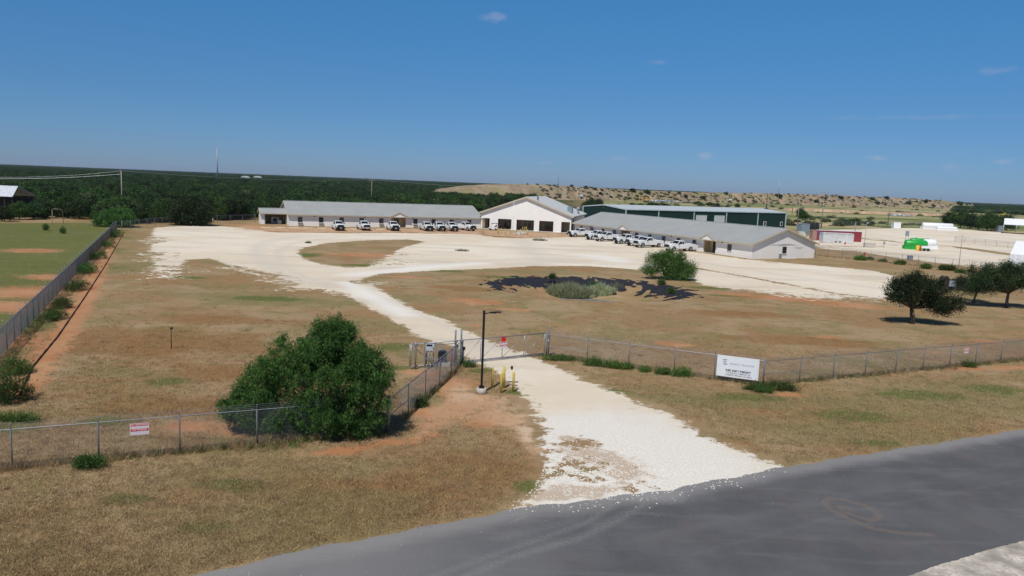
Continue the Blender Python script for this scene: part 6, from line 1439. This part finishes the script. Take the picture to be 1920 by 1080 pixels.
# ------------------------------------------------------------------ woods
def wood_protos(tag_, n, nc, nl, cr, L, W, mat):
    out_ = []
    for k in range(n):
        rs = np.random.default_rng(300+k+len(tag_)); lo = [(0, 0, 2.4, 2.3, 2.3, 1.9)]+[(rs.uniform(-1.7, 1.7), rs.uniform(-1.7, 1.7), rs.uniform(1.4, 3.5), rs.uniform(1.0, 1.7), rs.uniform(1.0, 1.7), rs.uniform(.9, 1.4)) for _ in range(5)]
        me, _ = make_crown(tag_, lo, nc, nl, cr, L, W, mat, 310+k, .2, .45); out_.append(proto(tag_, me))
    return out_
WP = wood_protos('woodland_crown', 5, 120, 30, .34, .36, .22, LEAF_FOREST)+wood_protos('woodland_crown_green', 3, 120, 30, .34, .36, .22, LEAF_MESQ)+wood_protos('olive_crown', 1, 110, 30, .34, .34, .2, LEAF_OLIVE)
def wood_pts():
    from mathutils import noise as mn
    out_ = []; rs = np.random.default_rng(9)
    edge = [(-200, 412), (0, 411), (60, 409), (120, 406), (180, 407), (210, 418), (250, 418), (310, 417), (400, 413), (480, 411), (560, 403), (700, 402), (900, 399), (965, 393), (1000, 391), (1003, 352)]
    ex = [G(*e) for e in edge]; eaz = np.array([e.x/e.y for e in ex]); ey = np.array([e.y for e in ex])
    for Y0, Y1, sp in ((120, 330, 4.0), (330, 700, 5.2), (700, 1300, 8.5), (1300, 2600, 15), (2600, 6500, 34)):
        az0, az1 = -.95, .78; area = (az1-az0)*(Y1**2-Y0**2)/2; n = int(area/sp**2); Y = np.sqrt(rs.uniform(Y0**2, Y1**2, n)); a = rs.uniform(az0, az1, n)
        emin = np.interp(a, eaz, ey, left=ey[0], right=1e9); k = Y > emin+rs.normal(0, 2, n)
        # beyond the embankment the woods close the horizon everywhere
        k |= (a > -.05) & (Y > 1350+a*300) & (a < .62)
        # right-hand woods
        k |= (a > .575) & (Y > 820)
        # the mound itself stays bare
        k &= ~((a > -.105) & (a < .60) & (Y > 530+(a+.1)*900) & (Y < 1350))
        nv_ = np.array([mn.noise(Vector((a_*Y_*.012, Y_*.006, 2.0))) for a_, Y_ in zip(a, Y)]); nh_ = np.array([mn.noise(Vector((a_*Y_*.045, Y_*.03, 7.0))) for a_, Y_ in zip(a, Y)])
        k &= rs.random(n) > np.where(Y > 420, np.clip((nv_-.12)*4.5, .04, .9), .05)
        Y, a, nh_ = Y[k], a[k], nh_[k]; sc = (1+.55*nh_)*np.where(Y < 330, 1.0, np.where(Y < 700, 1.12, np.where(Y < 1300, 1.7, np.where(Y < 2600, 2.6, 5.0))))*np.clip(rs.lognormal(-.10, .25, len(Y)), .45, 1.5)
        sc = np.where(Y < 700, np.minimum(sc, 1.30), sc); sc = np.where((a < -.60) & (Y < 205), sc*.62, sc)
        out_.append(np.column_stack([a*Y, Y, np.where(Y > 700, 5.6+rs.uniform(-.8, .8, len(Y))-4.5*sc, -.9), sc]))
    return np.vstack(out_)
wp = wood_pts()
_b = G(-60, 399); _e = G(24, 396); _k = (wp[:, 0] > _b.x-8) & (wp[:, 0] < _e.x+3) & (wp[:, 1] > _b.y-7) & (wp[:, 1] < _b.y+15); wp = wp[~_k]
# gentle swells of the land far off
tag(scatter('woodland', wp[:, :3], nr.uniform(0, 6.28, len(wp)), wp[:, 3]*.95, WP), 'dense dark green scrub woods reaching to the horizon', 'woods', kind='stuff')
# low scrub dotted over the quarry flats and the embankment face
sp = []
rs_ = np.random.default_rng(77)
for _ in range(900):
    px_ = rs_.uniform(1000, 1900); py_ = rs_.uniform(378, 424); q_ = G(px_, py_)
    band = math.sin(q_.y*.021+q_.x*.004)+rs_.normal(0, .5)
    if band < .35 or q_.y < 225 or q_.y > 1050 or seg_dist(np.array([[q_.x, q_.y]]), LOT)[0] > -3: continue
    if 20 < q_.x < 105 and 225 < q_.y < 300: continue
    sp.append((q_.x, q_.y, -.5, rs_.uniform(.18, .55)))
for _ in range(700):
    q_ = hill_pt(rs_.uniform(1000, 1840), rs_.uniform(.05, 1.05)); sp.append((q_.x, q_.y, q_.z-.6, rs_.uniform(.15, .45)))
sp = np.array(sp); SCR = [proto('low_scrub', m_) for m_ in [make_crown('low_scrub', [(0, 0, 1.2, 3, 3, 1.4)], 60, 14, .5, .8, .4, LEAF_OLIVE, 500+k_)[0] for k_ in range(2)]]
tag(scatter('low_scrub', sp[:, :3], nr.uniform(0, 6.28, len(sp)), sp[:, 3]*1.5, SCR), 'low scrub dotted over the quarry flats and embankment', 'scrub', kind='stuff')
# front rank of the woods: trees of their own
fp_ = [make_crown('crown', [(0, 0, 2.6, 2.6, 2.4, 2.0), (1.5, 0, 2.0, 1.7, 1.6, 1.4), (-1.6, .3, 2.1, 1.6, 1.6, 1.5), (.2+k*.3, 0, 3.9, 1.5, 1.4, 1.0)], 190, 30, .36, .38, .15, [LEAF_FOREST, LEAF_MESQ, LEAF_FOREST][k], 400+k)[0] for k in range(3)]
tm = MB(); tm.tube([(0, 0, -.1), (.1, 0, 1.2)], [.16, .12], 7); branches(tm, (.1, 0, 1.2), [(1, .3, 3), (-1.1, .2, 2.8), (.3, -.9, 3.1), (0, .8, 3.4)], .09, np.random.default_rng(1)); tmm = tm.mesh('trunk'); tmm.materials.append(BARK)
fr_ = [(8, 415, .72), (36, 412, .75), (62, 411, .9), (84, 409, .9), (128, 409, 1.0), (150, 411, .9), (172, 409, 1.0), (196, 412, .9), (246, 417, 1.1), (270, 416, 1.0), (296, 417, 1.0), (312, 416, 1.1), (392, 412, 1.0), (412, 413, .9), (438, 412, 1.2), (462, 411, 1.0), (925, 386, 1.2), (902, 390, 1.1), (880, 392, 1.2), (955, 384, 1.1), (977, 383, 1.2), (1108, 389, 1.2), (1100, 392, 1.0), (1122, 389, 1.3), (1500, 408, 1.0), (1505, 414, .9)]
for i, (px, py, s) in enumerate(fr_):
    q = empty('scrub_tree', G(px, py), rnd.uniform(0, 6.28), 'dark scrub tree in the front rank of the woods', 'tree', 'scrub trees at the front edge of the woods'); q.scale = (s, s, s*rnd.uniform(.85, 1.1))
    link('crown', fp_[i % 3], None, q); link('trunk', tmm, None, q)
# dark hedge of trees right of the white lot and the trees before the embankment
hd = [(1778, 425, 1.5, 'leftmost dense tree of the dark hedge behind the white tanks'), (1800, 427, 1.7, 'second dense tree of the dark hedge'), (1818, 429, 1.6, 'middle dense tree of the dark hedge'), (1836, 430.5, 1.2, 'low green tree in the dip of the dark hedge'), (1851, 433, 1.7, 'dense tree of the dark hedge under the black pole'), (1868, 433, 1.6, 'dense tree of the dark hedge left of the far tent'), (1886, 432, 1.5, 'rightmost tree of the dark hedge behind the tent frame')]
for i, (px, py, s, l_) in enumerate(hd):
    q = empty('hedge_tree', G(px, py), rnd.uniform(0, 6.28), l_, 'tree', 'trees of the dark hedge'); q.scale = (s*1.05, s, s*.95); link('crown', fp_[i % 3], None, q); link('trunk', tmm, None, q)
hd = [(1185, 392, 1.3), (1200, 391, 1.2), (1225, 390, 1.5), (1248, 391, 1.2), (1308, 385, 1.3), (1332, 387, 1.3), (1345, 388, 1.1), (1382, 389, 1.2), (1600, 421, 1.1), (1592, 423, .6), (1608, 423, .7), (1630, 422, .7)]
for i, (px, py, s) in enumerate(hd):
    q = empty('field_bush', G(px, py), rnd.uniform(0, 6.28), 'green bush in the pale field between the warehouse and the embankment', 'bush', 'bushes in the pale field'); q.scale = (s*1.1, s*.8, s*.55); link('crown', fp_[i % 3], None, q)

# ------------------------------------------------------------------ short turf and taller fence-foot grass
def tuft_mesh(n, h, spread, wd, mat, seed):
    rs = np.random.default_rng(seed); a = rs.random(n)*6.283; rr = np.sqrt(rs.random(n))*spread; hh = h*rs.uniform(.5, 1.2, n)
    D = np.stack([rs.normal(0, .55, n), rs.normal(0, .55, n), np.ones(n)], 1); D /= np.linalg.norm(D, axis=1, keepdims=True)
    C = np.stack([rr*np.cos(a), rr*np.sin(a), np.zeros(n)], 1)+D*(hh*.45)[:, None]
    return leaves_mesh('tuft', C, D, hh, np.full(n, wd), rs.random(n), mat)
TF = [proto('tuft', tuft_mesh(18, .07, .2, .014, LEAF_TUFT, k)) for k in range(3)]+[proto('tuft', tuft_mesh(16, .10, .16, .014, LEAF_STRAW, 9)), proto('tuft', tuft_mesh(14, .06, .15, .014, LEAF_TUFT, 7))]
def in_view(P, m=1.06):
    az = P[:, 0]/np.maximum(P[:, 1], 1); return np.abs(az) < math.tan(R(HFOV/2))*m
n = 230000; Yr = np.exp(nr.uniform(math.log(19), math.log(95), n)); Xr = nr.uniform(-1, 1, n)*Yr*.74+0
P = np.stack([Xr, Yr], 1); fl = fields(P); south = Yr < np.interp(Xr, WS[np.argsort(WS[:, 0]), 0], WS[np.argsort(WS[:, 0]), 1])+.3; inroad = seg_dist(P, ROAD)
nzv = nr.random(n)
k = ~south & (fl['cal'] < -.35-nzv*.9) & (inroad < -.15) & (fl['red'] < nzv*.9-.15) & (np.hypot((P[:, 0]-POND['c'][0])/POND['rx'], (P[:, 1]-POND['c'][1])/POND['ry']) > .98)
keepp = nr.random(n) < np.clip(.55-(Yr-30)/70, .05, 1); P = P[k & keepp]
tag(scatter('grass', np.column_stack([P, np.zeros(len(P))]), nr.uniform(0, 6.28, len(P)), nr.uniform(.6, 1.5, len(P))*(1+np.clip((P[:, 1]-30)/60, 0, 1)*.5), TF), 'short dry turf on both sides of the driveway', 'grass', kind='stuff')
TG = [proto('tall_tuft', tuft_mesh(26, .42, .16, .014, LEAF_STRAW, 20)), proto('tall_tuft', tuft_mesh(26, .34, .16, .016, LEAF_GREEN, 21)), proto('tall_tuft', tuft_mesh(22, .50, .2, .013, LEAF_STRAW, 22))]
pts = []
def along(a, c, n, wd, off=0):
    for _ in range(n):
        t = rnd.random(); q = a.lerp(c, t); nn = Vector((-(c-a).y, (c-a).x, 0)).normalized(); q = q+nn*(rnd.gauss(0, wd)+off); pts.append((q.x, q.y, 0))
along(q0, q2, 420, .16); along(p1, p3, 420, .18); along(p0, p1, 150, .12); along(q0, g0, 120, .12); along(l0, l1, 700, .5, -.5); along(s0, s2, 500, .7, -.8); along(G(700, 812), G(440, 842), 160, .35, 0)
pts = np.array(pts); tag(scatter('tall_grass', pts, nr.uniform(0, 6.28, len(pts)), nr.uniform(.5, 1.25, len(pts)), TG), 'taller straw and green grass along the fence feet', 'grass', kind='stuff')
# loose pebbles at the road mouth
def pebble(seed):
    bm = bmesh.new(); bmesh.ops.create_icosphere(bm, subdivisions=1, radius=.03)
    r_ = random.Random(seed)
    for v in bm.verts: v.co *= r_.uniform(.7, 1.2); v.co.z *= .6
    me = bpy.data.meshes.new('pebble'); bm.to_mesh(me); bm.free(); me.materials.append(M('white_pebble', (.80, .77, .71), .9, var=.2, scale=3)); return proto('pebble', me)
n = 5000; c0 = G(1180, 900); P = np.stack([nr.normal(c0.x-.5, 4.5, n), nr.normal(c0.y, 2.6, n)], 1); fl = fields(P); k = (fl['cal'] > -.2) & (P[:, 1] > 22)
P = P[k]; rd = seg_dist(P, ROAD); k = rd < nr.exponential(.35, len(P)); P = P[k]
tag(scatter('gravel', np.column_stack([P, np.full(len(P), .014)]), nr.uniform(0, 6.28, len(P)), nr.uniform(.4, 1.4, len(P)), [pebble(1), pebble(2)]), 'loose white crushed stones at the mouth of the driveway', 'gravel', kind='stuff')

# ------------------------------------------------------------------ air
HAZE = 1
if HAZE:
    hz = MB().box((0, 6000, 19.5), (17000, 12800, 61)).build('haze', None); mt = bpy.data.materials.new('haze'); nt = nodes(mt)
    o_ = nt.nodes.new('ShaderNodeOutputMaterial'); v_ = nt.nodes.new('ShaderNodeVolumePrincipled'); v_.inputs['Color'].default_value = (.62, .76, .95, 1); v_.inputs['Density'].default_value = .000045; v_.inputs['Anisotropy'].default_value = .0
    nt.links.new(v_.outputs[0], o_.inputs['Volume']); hz.data.materials.append(mt); tag(hz, kind='stuff')
